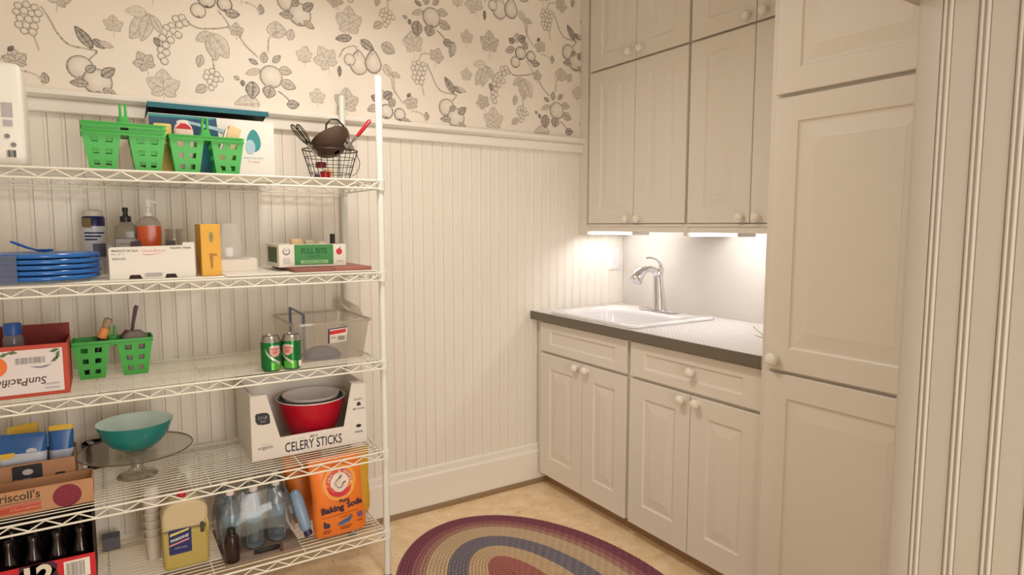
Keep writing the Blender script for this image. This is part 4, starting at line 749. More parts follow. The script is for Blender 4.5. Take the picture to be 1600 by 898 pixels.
# ------------------------------------------------------------------ third shelf
z = ZS[2]
def open_carton(name, label, cat, x0, x1, y0, y1, z0, hf, hb, hs, m, t=.003, inner=None):
    c = thing(name, label, cat, ((x0+x1)/2, (y0+y1)/2, z0))
    part('front_panel', MB().box(x0, x1, y0, y0+t, z0, z0+hf), m, c); part('back_panel', MB().box(x0, x1, y1-t, y1, z0, z0+hb), inner or m, c)
    part('side_panel', MB().box(x0, x0+t, y0+t+.0002, y1-t-.0002, z0, z0+hs), m, c); part('side_panel', MB().box(x1-t, x1, y0+t+.0002, y1-t-.0002, z0, z0+hs), m, c)
    part('bottom_panel', MB().box(x0+t+.0002, x1-t-.0002, y0+t+.0002, y1-t-.0002, z0, z0+t), m, c)
    return c
OR = mat('orange_red_card', (192, 74, 56), .6, noise=.05, nscale=20)
oc = open_carton('citrus_carton', 'orange-red fruit carton, its white printed label upside down, on third shelf', 'carton', -2.792, -2.5755, -.422, -.215, z+.0004, .150, .184, .146, OR, inner=mat('dark_red_card', (134, 44, 34), .6))
yo = -.4222; ox0, ox1 = -2.785, -2.5885
decal(oc, 'label_panel', rect(ox0, ox1, z+.011, z+.138), yo, mat('lavender_white_label', (226, 218, 218), .55))
text(oc, 'lettering', 'SunPacific', mat('dark_brown_ink', (84, 62, 56), .5), (-2.687, yo-.0006, z+.047), .031, rot=(PI/2, PI, 0), shear=.15, bold=.0004, sx=.95)
barcode(oc, -2.700, -2.628, z+.098, z+.116, yo-.0007, GREY)
decal(oc, 'orange_fruit', disc(-2.748, z+.095, .030), yo-.0008, mat('orange_print', (238, 120, 52), .5)); decal(oc, 'orange_fruit', disc(-2.752, z+.100, .017), yo-.0015, mat('light_orange_print', (250, 172, 104), .5))
GLF = mat('green_leaf_print', (92, 116, 76), .5)
for px_, pz_, a_ in ((-2.725, .128, .3), (-2.705, .133, -.1), (-2.607, .131, .2), (-2.600, .118, 1.2), (-2.607, .105, .6)): decal(oc, 'leaf_print', [(px_+math.cos(a_+q)*r, z+pz_+math.sin(a_+q)*r) for q, r in ((0, .013), (1.2, .006), (PI, .013), (PI+1.2, .006))], yo-.0007, GLF)
decal(oc, 'printed_swoosh', [(-2.668, z+.090), (-2.642, z+.087), (-2.615, z+.092), (-2.630, z+.084), (-2.648, z+.083)], yo-.0007, mat('slate_print', (120, 120, 150), .5))
for q in range(2): decal(oc, 'small_print', rect(-2.635, -2.600, z+.020+.012*q, z+.025+.012*q), yo-.0007, LGREY)
jb = thing('capped_jar', 'clear jar with a blue cap in left end of citrus carton', 'jar', (-2.712, -.30, z+.0036))
part('glass', MB().lathe([(.024, 0), (.026, .004), (.026, .15), (.022, .165)], (-2.712, -.30, z+.0036), 20), film('pale_blue_plastic', (190, 196, 210), body=.35), jb, smooth=True)
part('cap', MB().lathe([(.023, .1655), (.023, .195), (.020, .2)], (-2.712, -.30, z+.0036), 20), mat('blue_cap', (44, 92, 168), .35), jb, smooth=True)
k4 = dup(k1, (-2.4595, -.222, z+.0002), 'green plastic two-cup caddy on the third shelf beside citrus carton', G)
for ch in list(k1.children):
    if ch.name.startswith('handle'): bpy.data.objects.remove(ch)
for ch in k4.children:
    if ch.name.startswith('handle'): ch.scale = (1, 1, .86)
br2 = thing('bottle_brush', 'brush with black handle and orange collar in left cup of third-shelf caddy', 'brush', (-2.497, -.222, z+.006))
bz = z+.006; B0 = Vector((-2.533, -.248, bz)); B1 = Vector((-2.468, -.248, bz+.186)); bd = B1-B0
def seg(a, b): return [tuple(B0+bd*(a+(b-a)*k/3)) for k in range(4)]
part('handle', MB().tube(seg(0, .66), [.010, .012, .013, .013], 10), BLACKPL, br2, smooth=True); part('collar', MB().tube(seg(.665, .84), [.014, .0155, .0155, .013], 10), mat('orange_collar', (232, 156, 84), .5), br2, 'orange collar', smooth=True); part('bristles', MB().tube(seg(.845, 1), [.013, .017, .018, .016], 10, flat=.7), mat('tan_bristles', (176, 158, 124), .9, noise=.2, nscale=120), br2, smooth=True)
pbk = thing('dish_brush', 'dish brush with purple handle standing in right cup of third-shelf caddy', 'brush', (-2.40, -.222, z+.006))
part('handle', MB().tube([(-2.412, -.193, z+.02), (-2.408, -.192, z+.10), (-2.398, -.190, z+.165), (-2.388, -.190, z+.215), (-2.384, -.190, z+.222)], [.006, .0075, .009, .012, .011], 10, flat=.6), mat('plum_grey_handle', (116, 88, 104), .45), pbk, smooth=True)
part('grip', MB().tube([(-2.424, -.196, z+.100), (-2.420, -.196, z+.125), (-2.416, -.196, z+.142)], [.012, .016, .008], 10), mat('magenta_plastic', (142, 70, 120), .4), pbk, smooth=True)
single('scouring_cloth', MB().loft([[(p[0]*s, p[1]*s, h) for p in rrect(-.034, .034, -.024, .024, .016, 4)] for h, s in ((0, .85), (.05, .98), (.10, 1.0), (.115, 1.12), (.128, .95), (.140, .55))]), mat('grey_cloth', (146, 134, 128), .95, noise=.2, nscale=30, bump=1., bscale=60), 'crumpled grey cloth filling the right cup of third-shelf caddy', 'cloth', (-2.3965, -.236, z+.004), smooth=True)
# drink cans
def can():
    t = thing('drink_can', '', 'can', (0, 0, 0), 'green drink cans')
    part('body', MB().lathe([(.026, 0), (.029, .004), (.0325, .012), (.033, .016), (.033, .100)], n=32), mat('green_can', (38, 126, 66), .25, metal=.55, noise=.1, nscale=18), t, local=True, smooth=True, ang=70)
    part('lid', MB().lathe([(.033, .1002), (.031, .108), (.0275, .116), (.0275, .120), (.0255, .1205), (.0250, .117), (.004, .117)], n=32), STEEL, t, local=True, smooth=True, ang=70)
    part('tab', MB().box(-.006, .006, -.012, .010, .1175, .119), CHROME, t, local=True)
    def band(name, a0, a1, f0, f1, m, r=.0333, lab=None):
        n = 16; o = [a0+(a1-a0)*k/n for k in range(n+1)]
        l0 = [(r*math.cos(a), r*math.sin(a), f0((a-a0)/(a1-a0))) for a in o]; l1 = [(r*math.cos(a), r*math.sin(a), f1((a-a0)/(a1-a0))) for a in o]
        part(name, MB().loft([l0, l1], False, False, closed=False), m, t, lab, local=True)
    A = -1.45
    band('shield', A-.56, A+.56, lambda u: .051+.013*abs(2*u-1)**2, lambda u: .086-.006*abs(2*u-1)**3, mat('pinkish_shield', (222, 170, 160), .4))
    band('shield_rim', A-.60, A+.60, lambda u: .086-.006*abs(2*u-1)**3, lambda u: .090-.006*abs(2*u-1)**3, mat('silver_print', (200, 206, 200), .3, metal=.4))
    band('arc_stripe', A-1.0, A+.5, lambda u: .072-.050*u**.6, lambda u: .082-.050*u**.6, MATS['silver_print'])
    band('light_band', A-.45, A+.95, lambda u: .006, lambda u: .032, mat('lime_can', (96, 178, 72), .3, metal=.4), r=.0331)
    for q, s_ in enumerate(('CANADA', 'DRY')):
        for i, chh in enumerate(s_):
            a = A+(i-(len(s_)-1)/2)*(.125 if q == 0 else .17); r = .0336
            text(t, 'lettering', chh, mat('crimson_ink', (176, 40, 60), .5), (r*math.cos(a), r*math.sin(a), .0765-.0115*q), .0085 if q == 0 else .0125, rot=(PI/2, 0, a+PI/2), local=True)
    return t
can0 = can(); can0['label'] = 'green drink can on the third shelf, left of the pair'; can0.location = (-2.007, -.440, z+.0004); can0.rotation_euler.z = .12
cn2 = dup(can0, (-1.9395, -.440, z+.0004), 'green drink can on the third shelf, right of the pair beside clear bin', 'green drink cans', rz=-.75)
_o = [(.0338*math.cos(a), .0338*math.sin(a)) for a in [.75-1.05+.62*k/8 for k in range(9)]]
part('price_label', MB().loft([[(p[0], p[1], .010) for p in _o], [(p[0], p[1], .030) for p in _o]], False, False, closed=False), WHITE, cn2, local=True)
# clear bin
cb = thing('clear_bin', 'clear plastic storage bin with a red and white sticker, third shelf right', 'bin', (-1.775, -.245, z+.0004))
CLEAR = film('clear_bin_plastic', (232, 224, 214), body=.26, gloss=.25)
bt = [(p[0], p[1]) for p in rrect(-1.886, -1.656, -.380, -.090, .02, 4)]; tp = [(p[0], p[1]) for p in rrect(-1.914, -1.634, -.394, -.072, .024, 4)]; rm = [(p[0], p[1]) for p in rrect(-1.921, -1.627, -.401, -.065, .026, 4)]
part('tub', MB().loft([[(p[0], p[1], z+.0004) for p in bt], [(p[0], p[1], z+.136) for p in tp]], True, False), CLEAR, cb, smooth=True, ang=50)
part('rim', MB().loft([[(p[0], p[1], z+.1362) for p in tp], [(p[0], p[1], z+.1362) for p in rm], [(p[0], p[1], z+.144) for p in rm], [(p[0], p[1], z+.144) for p in tp], [(p[0], p[1], z+.1362) for p in tp]], False, False), film('milky_rim', (214, 206, 194), body=.55), cb, smooth=True, ang=30)
part('lid_flap', MB().loft([[(-1.66, -.070, z+.1445), (-1.628, -.070, z+.1445), (-1.560, -.11, z+.11), (-1.60, -.11, z+.105)], [(-1.66, -.068, z+.190), (-1.64, -.068, z+.193), (-1.565, -.068, z+.15), (-1.6, -.068, z+.145)]]), MATS['milky_rim'], cb)
def tilt(x, zz): return -.3945+(.144-(zz-z))*.12
stk = MB(); q4 = [(-1.793, z+.062), (-1.726, z+.066), (-1.724, z+.120), (-1.795, z+.115)]
def sticker(name, pts, m, off): part(name, MB().loft([[(p[0], tilt(*p)-off, p[1]) for p in pts], [(p[0], tilt(*p)-off+.0004, p[1]) for p in pts]]), m, cb)
sticker('sticker', q4, WHITE, .0012); sticker('sticker_band', [(-1.789, z+.094), (-1.730, z+.100), (-1.728, z+.114), (-1.790, z+.109)], mat('sticker_red', (214, 48, 58), .5), .0018)
sticker('sticker_edge', [(-1.795, z+.062), (-1.789, z+.0623), (-1.790, z+.115), (-1.795, z+.115)], NAVY, .0020); sticker('sticker_edge', [(-1.795, z+.1135), (-1.724, z+.1185), (-1.724, z+.122), (-1.795, z+.117)], NAVY, .0020)
for q in range(6): sticker('barcode', [(-1.757+.0042*q, z+.072), (-1.755+.0042*q, z+.072), (-1.755+.0042*q, z+.088), (-1.757+.0042*q, z+.088)], BLACK, .0019)
sticker('small_print', [(-1.785, z+.082), (-1.765, z+.083), (-1.765, z+.086), (-1.785, z+.085)], GREY, .0019)
single('blue_rag', MB().loft([[(p[0]*s*1.0, p[1]*s, h) for p in rrect(-.07, .07, -.05, .05, .035, 5)] for h, s in ((0, .9), (.012, 1), (.028, .8), (.040, .45), (.044, .15))]), mat('slate_blue_rag', (124, 128, 146), .9, noise=.15, nscale=30), 'folded slate-blue rag lying in the clear bin', 'rag', (-1.80, -.32, z+.0015), smooth=True)
ea = thing('clear_stand', 'bent blue-grey plastic stand rising from the left end of clear bin', 'stand', (-1.865, -.23, z+.0015))
ACR = mat('blue_grey_acrylic', (120, 126, 156), .15, trans=.3)
E1, E2 = (-1.872, -.160), (-1.858, -.300)
for (x, y), h in ((E1, .178), (E2, .166)): part('leg', MB().tube([(x, y, z+.0015), (x, y, z+h)], .0055, 8), ACR, ea, smooth=True)
part('crossbar', MB().tube([(E1[0], E1[1], z+.176), (E2[0], E2[1], z+.164)], .0042, 8), ACR, ea, smooth=True)

# ------------------------------------------------------------------ fourth shelf
z = ZS[3]
KRAFT = mat('kraft_card', (190, 142, 106), .7, noise=.05, nscale=15); KRAFT2 = mat('kraft_card_darker', (178, 132, 98), .7, noise=.05, nscale=15)
bc_ = open_carton('berry_carton', 'low brown berry carton with a dark red berry print, fourth shelf left', 'carton', -2.795, -2.5345, -.424, -.320, z+.0004, .074, .070, .072, KRAFT)
yc = -.4242
BERRY = mat('berry_print', (128, 36, 56), .6)
decal(bc_, 'berry_print', disc(-2.600, z+.034, .034, 28, 1.05), yc, BERRY)
for q in range(16): a = q*2.4; r = .007*math.sqrt(q); decal(bc_, 'berry_cell', disc(-2.600+r*math.cos(a), z+.034+r*math.sin(a), .0035, 8), yc-.0006, mat('berry_light', (140, 46, 66), .6))
text(bc_, 'lettering', "Driscoll's", mat('brown_green_ink', (74, 62, 44), .6), (-2.664, yc, z+.0555), .034, align='RIGHT', bold=.0006, sx=.95)
decal(bc_, 'printed_rule', rect(-2.77, -2.665, z+.038, z+.0395), yc, MATS['brown_green_ink'])
decal(bc_, 'printed_band', rect(-2.785, -2.664, z+.010, z+.026), yc, mat('orange_red_band', (188, 74, 48), .6)); decal(bc_, 'printed_band', rect(-2.785, -2.664, z+.0262, z+.034), yc, mat('rose_band', (196, 104, 96), .6)); text(bc_, 'lettering', 'STRAWBERRIES', mat('pale_ink', (214, 160, 130), .6), (-2.70, yc-.0006, z+.018), .011)
decal(bc_, 'printed_rule', rect(-2.635, -2.56, z+.0705, z+.0715), yc, KRAFT2)
ic = open_carton('kraft_carton', 'taller brown carton with a black label behind the berry carton', 'carton', -2.790, -2.5800, -.312, -.150, z+.0004, .116, .114, .114, KRAFT2)
decal(ic, 'black_label', rrect(-2.738, -2.664, z+.045, z+.112, .004, 2), -.3121, BLACK); decal(ic, 'label_oval', disc(-2.700, z+.090, .009, sx=1.5), -.3128, LGREY); text(ic, 'lettering', 'PLUMS', LGREY, (-2.715, -.3128, z+.066), .014, shear=.2)
decal(ic, 'hand_hole', rrect(-2.633, -2.607, z+.064, z+.074, .004, 3), -.3121, mat('hole_dark', (52, 36, 28), .8))
def pouch(name, label, x0, x1, y, z0, h, rot, top, body, low, spl):
    t = thing(name, label, 'bag', ((x0+x1)/2, y, z0), 'blue zip bags on the brown carton')
    rows = (0, .12, .3, .5, .72, .9, 1.0); W_ = (x1-x0)/2; th = (.012, .02, .024, .022, .016, .008, .002)
    def lay(k): return [(p[0], p[1], rows[k]*h) for p in rrect(-W_*(1-.05*(k in (0, 6))), W_*(1-.05*(k in (0, 6))), -th[k], th[k], th[k]*.9, 4)]
    M_ = Matrix.Translation(((x0+x1)/2, y, z0)) @ Matrix.Rotation(rot, 4, 'Y')
    part('lower_film', MB().loft([lay(k) for k in range(0, spl+1)]).xf(M_), low, t, smooth=True)
    part('printed_film', MB().loft([lay(k) for k in range(spl, 6)]).xf(M_), body, t, smooth=True)
    part('top_seal', MB().loft([lay(5), lay(6)]).xf(M_), top, t, smooth=True); return t
ZB = mat('zip_bag_blue', (44, 96, 162), .25, noise=.12, nscale=20); ZY = mat('zip_bag_yellow', (226, 188, 66), .3); ZW = mat('zip_bag_white', (200, 206, 220), .15, noise=.1, nscale=30)
p1 = pouch('zip_bag', 'blue zip bag with white lower half lying across the brown carton', -2.775, -2.655, -.262, z+.085, .113, .06, ZB, ZB, ZW, 3)
decal(p1, 'oval_mark', disc(-2.690, z+.145, .010, sx=1.4), -.283, ZW); decal(p1, 'yellow_corner', [(-2.765, z+.130), (-2.735, z+.132), (-2.730, z+.148), (-2.765, z+.148)], -.285, ZY)
pouch('zip_bag', 'blue zip bag with yellow top standing at right end of brown carton', -2.653, -2.586, -.225, z+.05, .150, .03, ZY, ZB, ZW, 3)
pouch('zip_bag', 'yellow-topped blue zip bag at the very back of the brown carton', -2.745, -2.665, -.19, z+.09, .118, -.10, ZY, ZY, ZB, 4)
pn = thing('saucepan', 'small black saucepan behind the left edge of glass cake stand', 'pan', (-2.530, -.085, z+.0004))
part('pot', MB().lathe([(.036, 0), (.040, .004), (.041, .085), (.038, .085), (.037, .006)], (-2.530, -.085, z+.0004), 24), mat('black_enamel', (40, 36, 32), .3), pn, smooth=True, ang=60)
part('handle', MB().tube([(-2.545, -.127, z+.095), (-2.545, -.15, z+.108), (-2.538, -.20, z+.118)], [.006, .008, .009], 10, flat=.6), BLACKPL, pn, smooth=True)
pen = thing('marker', 'black marker with a white tip standing beside the brown carton', 'marker', (-2.552, -.30, z))
part('barrel', MB().tube([(-2.560, -.285, z+.006), (-2.557, -.285, z+.062)], .0075, 10), BLACKPL, pen, smooth=True); part('tip', MB().tube([(-2.5568, -.285, z+.0625), (-2.556, -.285, z+.078), (-2.556, -.285, z+.082)], [.0072, .0072, .004], 10), WHITEPL, pen, 'white tip', smooth=True)
# glass cake stand and bowl
GLS = film('smoky_glass', (196, 188, 172), body=.10, gloss=.5)
ck = thing('cake_stand', 'clear glass cake stand with a wide plate and a flared foot', 'cake stand', (-2.412, -.262, z+.0004))
part('plate', MB().lathe([(.03, .086), (.155, .090), (.168, .094), (.1685, .097), (.166, .0985), (.155, .0955), (.01, .0925)], (-2.412, -.262, z), 56), film('smoky_glass_plate', (206, 196, 178), body=.16, gloss=.3), ck, smooth=True, ang=60)
part('plate_rim', MB().ring([(-2.412+.1690*math.cos(2*PI*k/56), -.262+.1690*math.sin(2*PI*k/56), z+.0962) for k in range(56)], .0022, 6), mat('dark_glass_edge', (96, 84, 66), .2), ck, 'dark glass edge', smooth=True)
part('stem', MB().lathe([(.058, .0004), (.062, .003), (.055, .009), (.030, .018), (.017, .034), (.021, .050), (.014, .062), (.022, .078), (.034, .0858)], (-2.412, -.262, z), 32), GLS, ck, smooth=True, ang=60)
tbw = thing('mixing_bowl', 'teal mixing bowl with pale inside on the glass cake stand', 'bowl', (-2.412, -.266, z+.0930))
zc = z+.0990
bp_ = [(.048, 0), (.052, .001), (.076, .018), (.097, .045), (.108, .074), (.1125, .088)]
part('outside', MB().lathe(bp_+[(.113, .090), (.1115, .0908)], (-2.412, -.266, zc), 48, caps=True) if False else MB().loft([[(-2.412+r*math.cos(2*PI*k/48), -.266+r*math.sin(2*PI*k/48), zc+h) for k in range(48)] for r, h in bp_+[(.1135, .0905), (.112, .0912)]], True, False), mat('teal_enamel', (22, 130, 128), .18, coat=.4), tbw, 'teal outside', smooth=True, ang=60)
part('inside', MB().loft([[(-2.412+r*math.cos(2*PI*k/48), -.266+r*math.sin(2*PI*k/48), zc+h) for k in range(48)] for r, h in ((.112, .0912), (.1095, .0895), (.1045, .074), (.093, .046), (.072, .020), (.04, .005), (.005, .004))], False, True), mat('pale_aqua_glaze', (216, 236, 232), .18, coat=.4), tbw, 'pale aqua inside', smooth=True, ang=60)
# celery carton with bowls
e0, e1, ey0, ey1 = -2.064, -1.6425, -.347, -.072; zc4 = z+.0004
cc = thing('celery_carton', 'white cut-out carton printed CELERY STICKS holding red bowl', 'carton', (-1.853, -.21, zc4))
CW = mat('white_carton', (236, 230, 222), .55)
strip_prism([(e0, zc4), (e1, zc4), (e1, z+.226), (e1-.006, z+.234), (e1-.056, z+.236), (-1.732, z+.074), (-1.966, z+.074), (-2.008, z+.236), (e0+.004, z+.236), (e0, z+.230)], ey0, ey0+.004, cc, 'front_panel', CW)
part('back_panel', MB().box(e0, e1, ey1-.004, ey1, zc4, z+.248), CW, cc)
part('side_panel', MB().box(e0, e0+.004, ey0+.0042, ey1-.0042, zc4, z+.244), CW, cc); part('side_panel', MB().box(e1-.004, e1, ey0+.0042, ey1-.0042, zc4, z+.232), CW, cc)
part('bottom_panel', MB().box(e0+.0042, e1-.0042, ey0+.0042, ey1-.0042, zc4, zc4+.003), CW, cc)
part('inner_flap', MB().loft([[(e0+.006, ey0+.05, z+.244), (e0+.006, ey1-.02, z+.244), (-1.985, ey1-.02, z+.12), (-1.985, ey0+.05, z+.12)], [(e0+.009, ey0+.05, z+.244), (e0+.009, ey1-.02, z+.244), (-1.982, ey1-.02, z+.12), (-1.982, ey0+.05, z+.12)]]), CW, cc)
part('top_flap', MB().box(e0+.001, -2.008, ey0, ey0+.030, z+.2365, z+.2385), CW, cc); part('top_flap', MB().box(e1-.056, e1-.003, ey0, ey0+.030, z+.2365, z+.2385), CW, cc)
ye = ey0-.0001; INKN = mat('blue_black_ink', (44, 42, 58), .5)
text(cc, 'lettering', 'CELERY STICKS', INKN, (-1.846, ye, z+.030), .050, sx=.62, bold=.0006); text(cc, 'lettering', 'MINI', GREY, (-1.846, ye, z+.0585), .014, bold=.0003)
for xa, xb in ((-1.925, -1.875), (-1.818, -1.765)): decal(cc, 'printed_rule', rect(xa, xb, z+.058, z+.0588), ye, LGREY)
lf = [(-.0245, .016), (-.020, .021), (0, .022), (.016, .020), (.024, .010), (.025, -.018), (.020, -.021), (0, -.022), (-.018, -.018), (-.0245, -.006)]
decal(cc, 'leaf_badge', [(-2.024+a, z+.152+b) for a, b in lf], ye, INKN); text(cc, 'lettering', '2.5 LB', LGREY, (-2.024, ye-.0006, z+.156), .015, sx=.8); text(cc, 'lettering', 'BAG', LGREY, (-2.022, ye-.0006, z+.142), .009)
text(cc, 'lettering', 'organic', GREY, (-2.018, ye, z+.046), .018, bold=.0004); text(cc, 'lettering', 'certified', LGREY, (-2.018, ye, z+.057), .008)
text(cc, 'lettering', 'READY', INKN, (-1.673, ye, z+.172), .011); decal(cc, 'pictogram', [(-1.680, z+.147), (-1.664, z+.147), (-1.664, z+.153), (-1.667, z+.160), (-1.673, z+.162), (-1.679, z+.156)], ye, INKN); text(cc, 'lettering', 'MIX TO EAT', INKN, (-1.672, ye, z+.135), .0085, bold=.0002)
decal(cc, 'pictogram', disc(-1.674, z+.068, .0065, sx=1.6), ye, INKN); text(cc, 'lettering', '4 PACKS', INKN, (-1.674, ye, z+.044), .012, bold=.0003, sx=.7)
zr = zc4+.0034
RB_ = (-1.815, -.208)
def bowl_mb(c, z0, prof_o, prof_i): return MB().loft([[(c[0]+r*math.cos(2*PI*k/48), c[1]+r*math.sin(2*PI*k/48), z0+h) for k in range(48)] for r, h in prof_o+prof_i], True, True)
rb = thing('red_bowl', 'large red mixing bowl with a white rim in the celery carton', 'bowl', (RB_[0], RB_[1], zr))
part('outside', MB().loft([[(RB_[0]+r*math.cos(2*PI*k/48), RB_[1]+r*math.sin(2*PI*k/48), zr+h) for k in range(48)] for r, h in ((.066, 0), (.070, .001), (.088, .04), (.108, .095), (.122, .140), (.1275, .166))], True, False), mat('red_melamine', (196, 20, 44), .3), rb, 'red outside', smooth=True, ang=60)
part('rim', MB().loft([[(RB_[0]+r*math.cos(2*PI*k/48), RB_[1]+r*math.sin(2*PI*k/48), zr+h) for k in range(48)] for r, h in ((.1277, .1662), (.1300, .169), (.1285, .1715), (.1255, .170), (.119, .14), (.105, .095), (.085, .042), (.06, .006))], False, True), mat('white_melamine', (236, 228, 224), .3), rb, 'white rim and inside', smooth=True, ang=60)
single('steel_bowl', MB().lathe([(.045, 0), (.075, .02), (.100, .065), (.1185, .116), (.1195, .118), (.1180, .119), (.098, .067), (.072, .024), (.01, .006)], n=48), mat('dark_steel_bowl', (96, 94, 100), .25, metal=.9), 'dark steel bowl nested inside the large red bowl', 'bowl', (RB_[0], RB_[1], zr+.055), smooth=True, ang=60)
single('white_bowl', MB().lathe([(.04, 0), (.07, .02), (.092, .058), (.106, .100), (.1068, .103), (.1045, .103), (.089, .060), (.066, .024), (.01, .006)], n=48), mat('white_bowl_glaze', (226, 218, 216), .3), 'white bowl nested in the steel bowl in celery carton', 'bowl', (RB_[0], RB_[1], zr+.078), smooth=True, ang=60)

# ------------------------------------------------------------------ bottom shelf
z = ZS[4]
CR = mat('cola_red_card', (206, 34, 48), .45)
ca = thing('drink_carton', 'torn-open red drink carton of dark bottles at far left of bottom shelf', 'carton', (-2.67, -.28, z+.0004))
c0, c1_, d0, d1 = -2.795, -2.5415, -.402, -.14; DKC = mat('dark_inner_card', (46, 30, 26), .7)
part('front_panel', MB().prism([(c0, z+.0004), (c1_, z+.0004), (c1_, z+.142), (c0, z+.146)], 'y', d0, d0+.003), CR, ca)
part('back_panel', MB().box(c0, c1_, d1-.003, d1, z+.0004, z+.26), DKC, ca)
for x in (c0, c1_-.003): part('side_panel', MB().prism([(d0+.0032, z+.0004), (d1-.0032, z+.0004), (d1-.0032, z+.26), (d0+.03, z+.26), (d0+.0032, z+.150)], 'x', x, x+.003), DKC, ca)
part('bottom_panel', MB().box(c0+.0032, c1_-.0032, d0+.0032, d1-.0032, z+.0004, z+.003), DKC, ca)
yq = d0-.0001
decal(ca, 'label_panel', rect(-2.622, -2.556, z+.075, z+.132), yq, WHITE); barcode(ca, -2.617, -2.570, z+.080, z+.126, yq-.0007, GREY)
strip_prism([(-2.73, z+.10), (-2.655, z+.10), (-2.640, z+.115), (-2.637, z+.132), (-2.648, z+.143), (-2.665, z+.145), (-2.73, z+.145)], yq-.0006, yq, ca, 'printed_oval', mat('plum_black_print', (62, 32, 52), .5)); decal(ca, 'printed_oval', disc(-2.69, z+.09, .055, sx=1.0), yq, MATS['plum_black_print'])
text(ca, 'lettering', '12', mat('cream_ink', (226, 216, 200), .5), (-2.690, yq-.0013, z+.105), .085, bold=.003)
for k in range(4):
    for j in range(2):
        x, y = -2.758+.060*k, -.34+.085*j
        b = single('dark_bottle', MB().lathe([(.026, 0), (.028, .004), (.028, .11), (.024, .135), (.013, .165), (.012, .19), (.014, .191), (.014, .205), (.011, .207)], n=18), mat('black_brown_glass', (30, 20, 18), .12, coat=.5), 'dark brown glass bottle, %s from left in the %s row of the red carton' % (('first', 'second', 'third', 'fourth')[k], ('front', 'back')[j]), 'bottle', (x, y, z+.0034), 'dark bottles in the red carton', smooth=True, ang=60)
single('grey_box', MB().box(-.027, .027, -.025, .025, 0, .046), mat('slate_grey_card', (104, 104, 112), .6), 'small slate-grey box at the back of bottom shelf beside red carton', 'box', (-2.500, -.075, z+.0004), bevel=.001, seg=1)
CUP = mat('foam_white', (226, 216, 206), .7)
cup = MB().lathe([(.022, 0), (.0265, .078), (.029, .080), (.029, .085), (.0275, .085), (.0255, .078), (.021, .003)], n=22)
for k in range(5): single('foam_cup', cup, CUP, 'white foam cup, %s one of the column behind the yellow jug' % ('lowest', 'second lowest', 'middle', 'second highest', 'highest')[k], 'cup', (-2.376, -.240, z+.0004+.0285*k), 'foam cups on the bottom shelf', smooth=True, ang=60)
single('foam_cup', MB().lathe([(.029, 0), (.029, .004), (.0265, .006), (.022, .058), (.019, .062)], n=22), CUP, 'upside-down white foam cup topping the column of cups', 'cup', (-2.376, -.240, z+.0004+.0285*4+.0856), 'foam cups on the bottom shelf', smooth=True, ang=60)
# jug of yellow cleaner
jg = thing('cleaner_jug', 'tall jug of yellow cleaner with a red cap and navy label', 'jug', (-2.298, -.335, z+.0004))
def jug_part(name, outline, hole, m, lab=None):
    cu = bpy.data.curves.new('jugc', 'CURVE'); cu.dimensions = '2D'; cu.fill_mode = 'BOTH'; cu.extrude = .024; cu.bevel_depth = .012; cu.bevel_resolution = 3
    for pts in [outline]+([hole] if hole else []):
        s = cu.splines.new('POLY'); s.points.add(len(pts)-1); s.use_cyclic_u = True
        for p, q in zip(s.points, pts): p.co = (q[0], q[1], 0, 1)
    t = bpy.data.objects.new('t', cu); COL.objects.link(t); me = bpy.data.meshes.new_from_object(t.evaluated_get(bpy.context.evaluated_depsgraph_get())); bpy.data.objects.remove(t); bpy.data.curves.remove(cu)
    me.transform(Matrix.Translation((0, 0, 0)) @ Matrix.Rotation(PI/2, 4, 'X')); me.name = name; me.materials.clear(); me.materials.append(m); me.polygons.foreach_set('use_smooth', [True]*len(me.polygons)); me.set_sharp_from_angle(angle=math.radians(60))
    o = bpy.data.objects.new(name, me); COL.objects.link(o); o.parent = jg
    if lab: o['label'] = lab
JY = mat('yellow_cleaner', (184, 166, 92), .3, noise=.05, nscale=10, sss=0); JM = mat('milky_jug_plastic', (206, 190, 152), .35)
jug_part('lower_body', [(-.056, .012), (.056, .012), (.058, .016), (.058, .122), (-.058, .122), (-.058, .016)], None, JY, 'yellow filled lower body')
jug_part('upper_body', [(-.058, .1465), (.058, .1465), (.058, .192), (.050, .206), (.034, .220), (.010, .2265), (-.030, .222), (-.050, .208), (-.058, .188)], None, JM)
part('waist', MB().loft([[(-2.298+p[0], -.335+p[1], z+h) for p in rrect(-.070, .070, -.036, .036, .014, 4)] for h in (.1342, .1344)]), JM, jg)
hd = [(.058, .1622), (.064, .17), (.066, .19), (.062, .205)]
part('handle_hole', MB().loft([[(-2.298+.050+a, yy, z+b) for a, b in rrect(-.0065, .0065, .112, .150, .005, 3)] for yy in (-.3706, -.3716)]), mat('dark_gap', (70, 66, 44), .6), jg, 'dark gap behind the handle')
part('handle', MB().tube([(-2.298+.063, -.365, z+.100), (-2.298+.066, -.372, z+.115), (-2.298+.066, -.373, z+.145), (-2.298+.062, -.365, z+.165)], .0055, 8), JY, jg, smooth=True)
part('cap', MB().lathe([(.0135, .2385), (.0135, .254), (.012, .257)], (-2.303, -.335, z), 20), mat('red_cap', (198, 30, 52), .4), jg, smooth=True, ang=50)
yj = -.3715
decal(jg, 'navy_label', rrect(-2.350, -2.282, z+.056, z+.140, .004, 3), yj, mat('navy_label_ink', (34, 40, 104), .5))
decal(jg, 'label_stripe', [(-2.347, z+.120), (-2.290, z+.132), (-2.288, z+.139), (-2.345, z+.1285)], yj-.0007, mat('label_yellow', (222, 206, 112), .5)); decal(jg, 'label_stripe', [(-2.349, z+.086), (-2.289, z+.099), (-2.289, z+.104), (-2.349, z+.091)], yj-.0007, PINKISH)
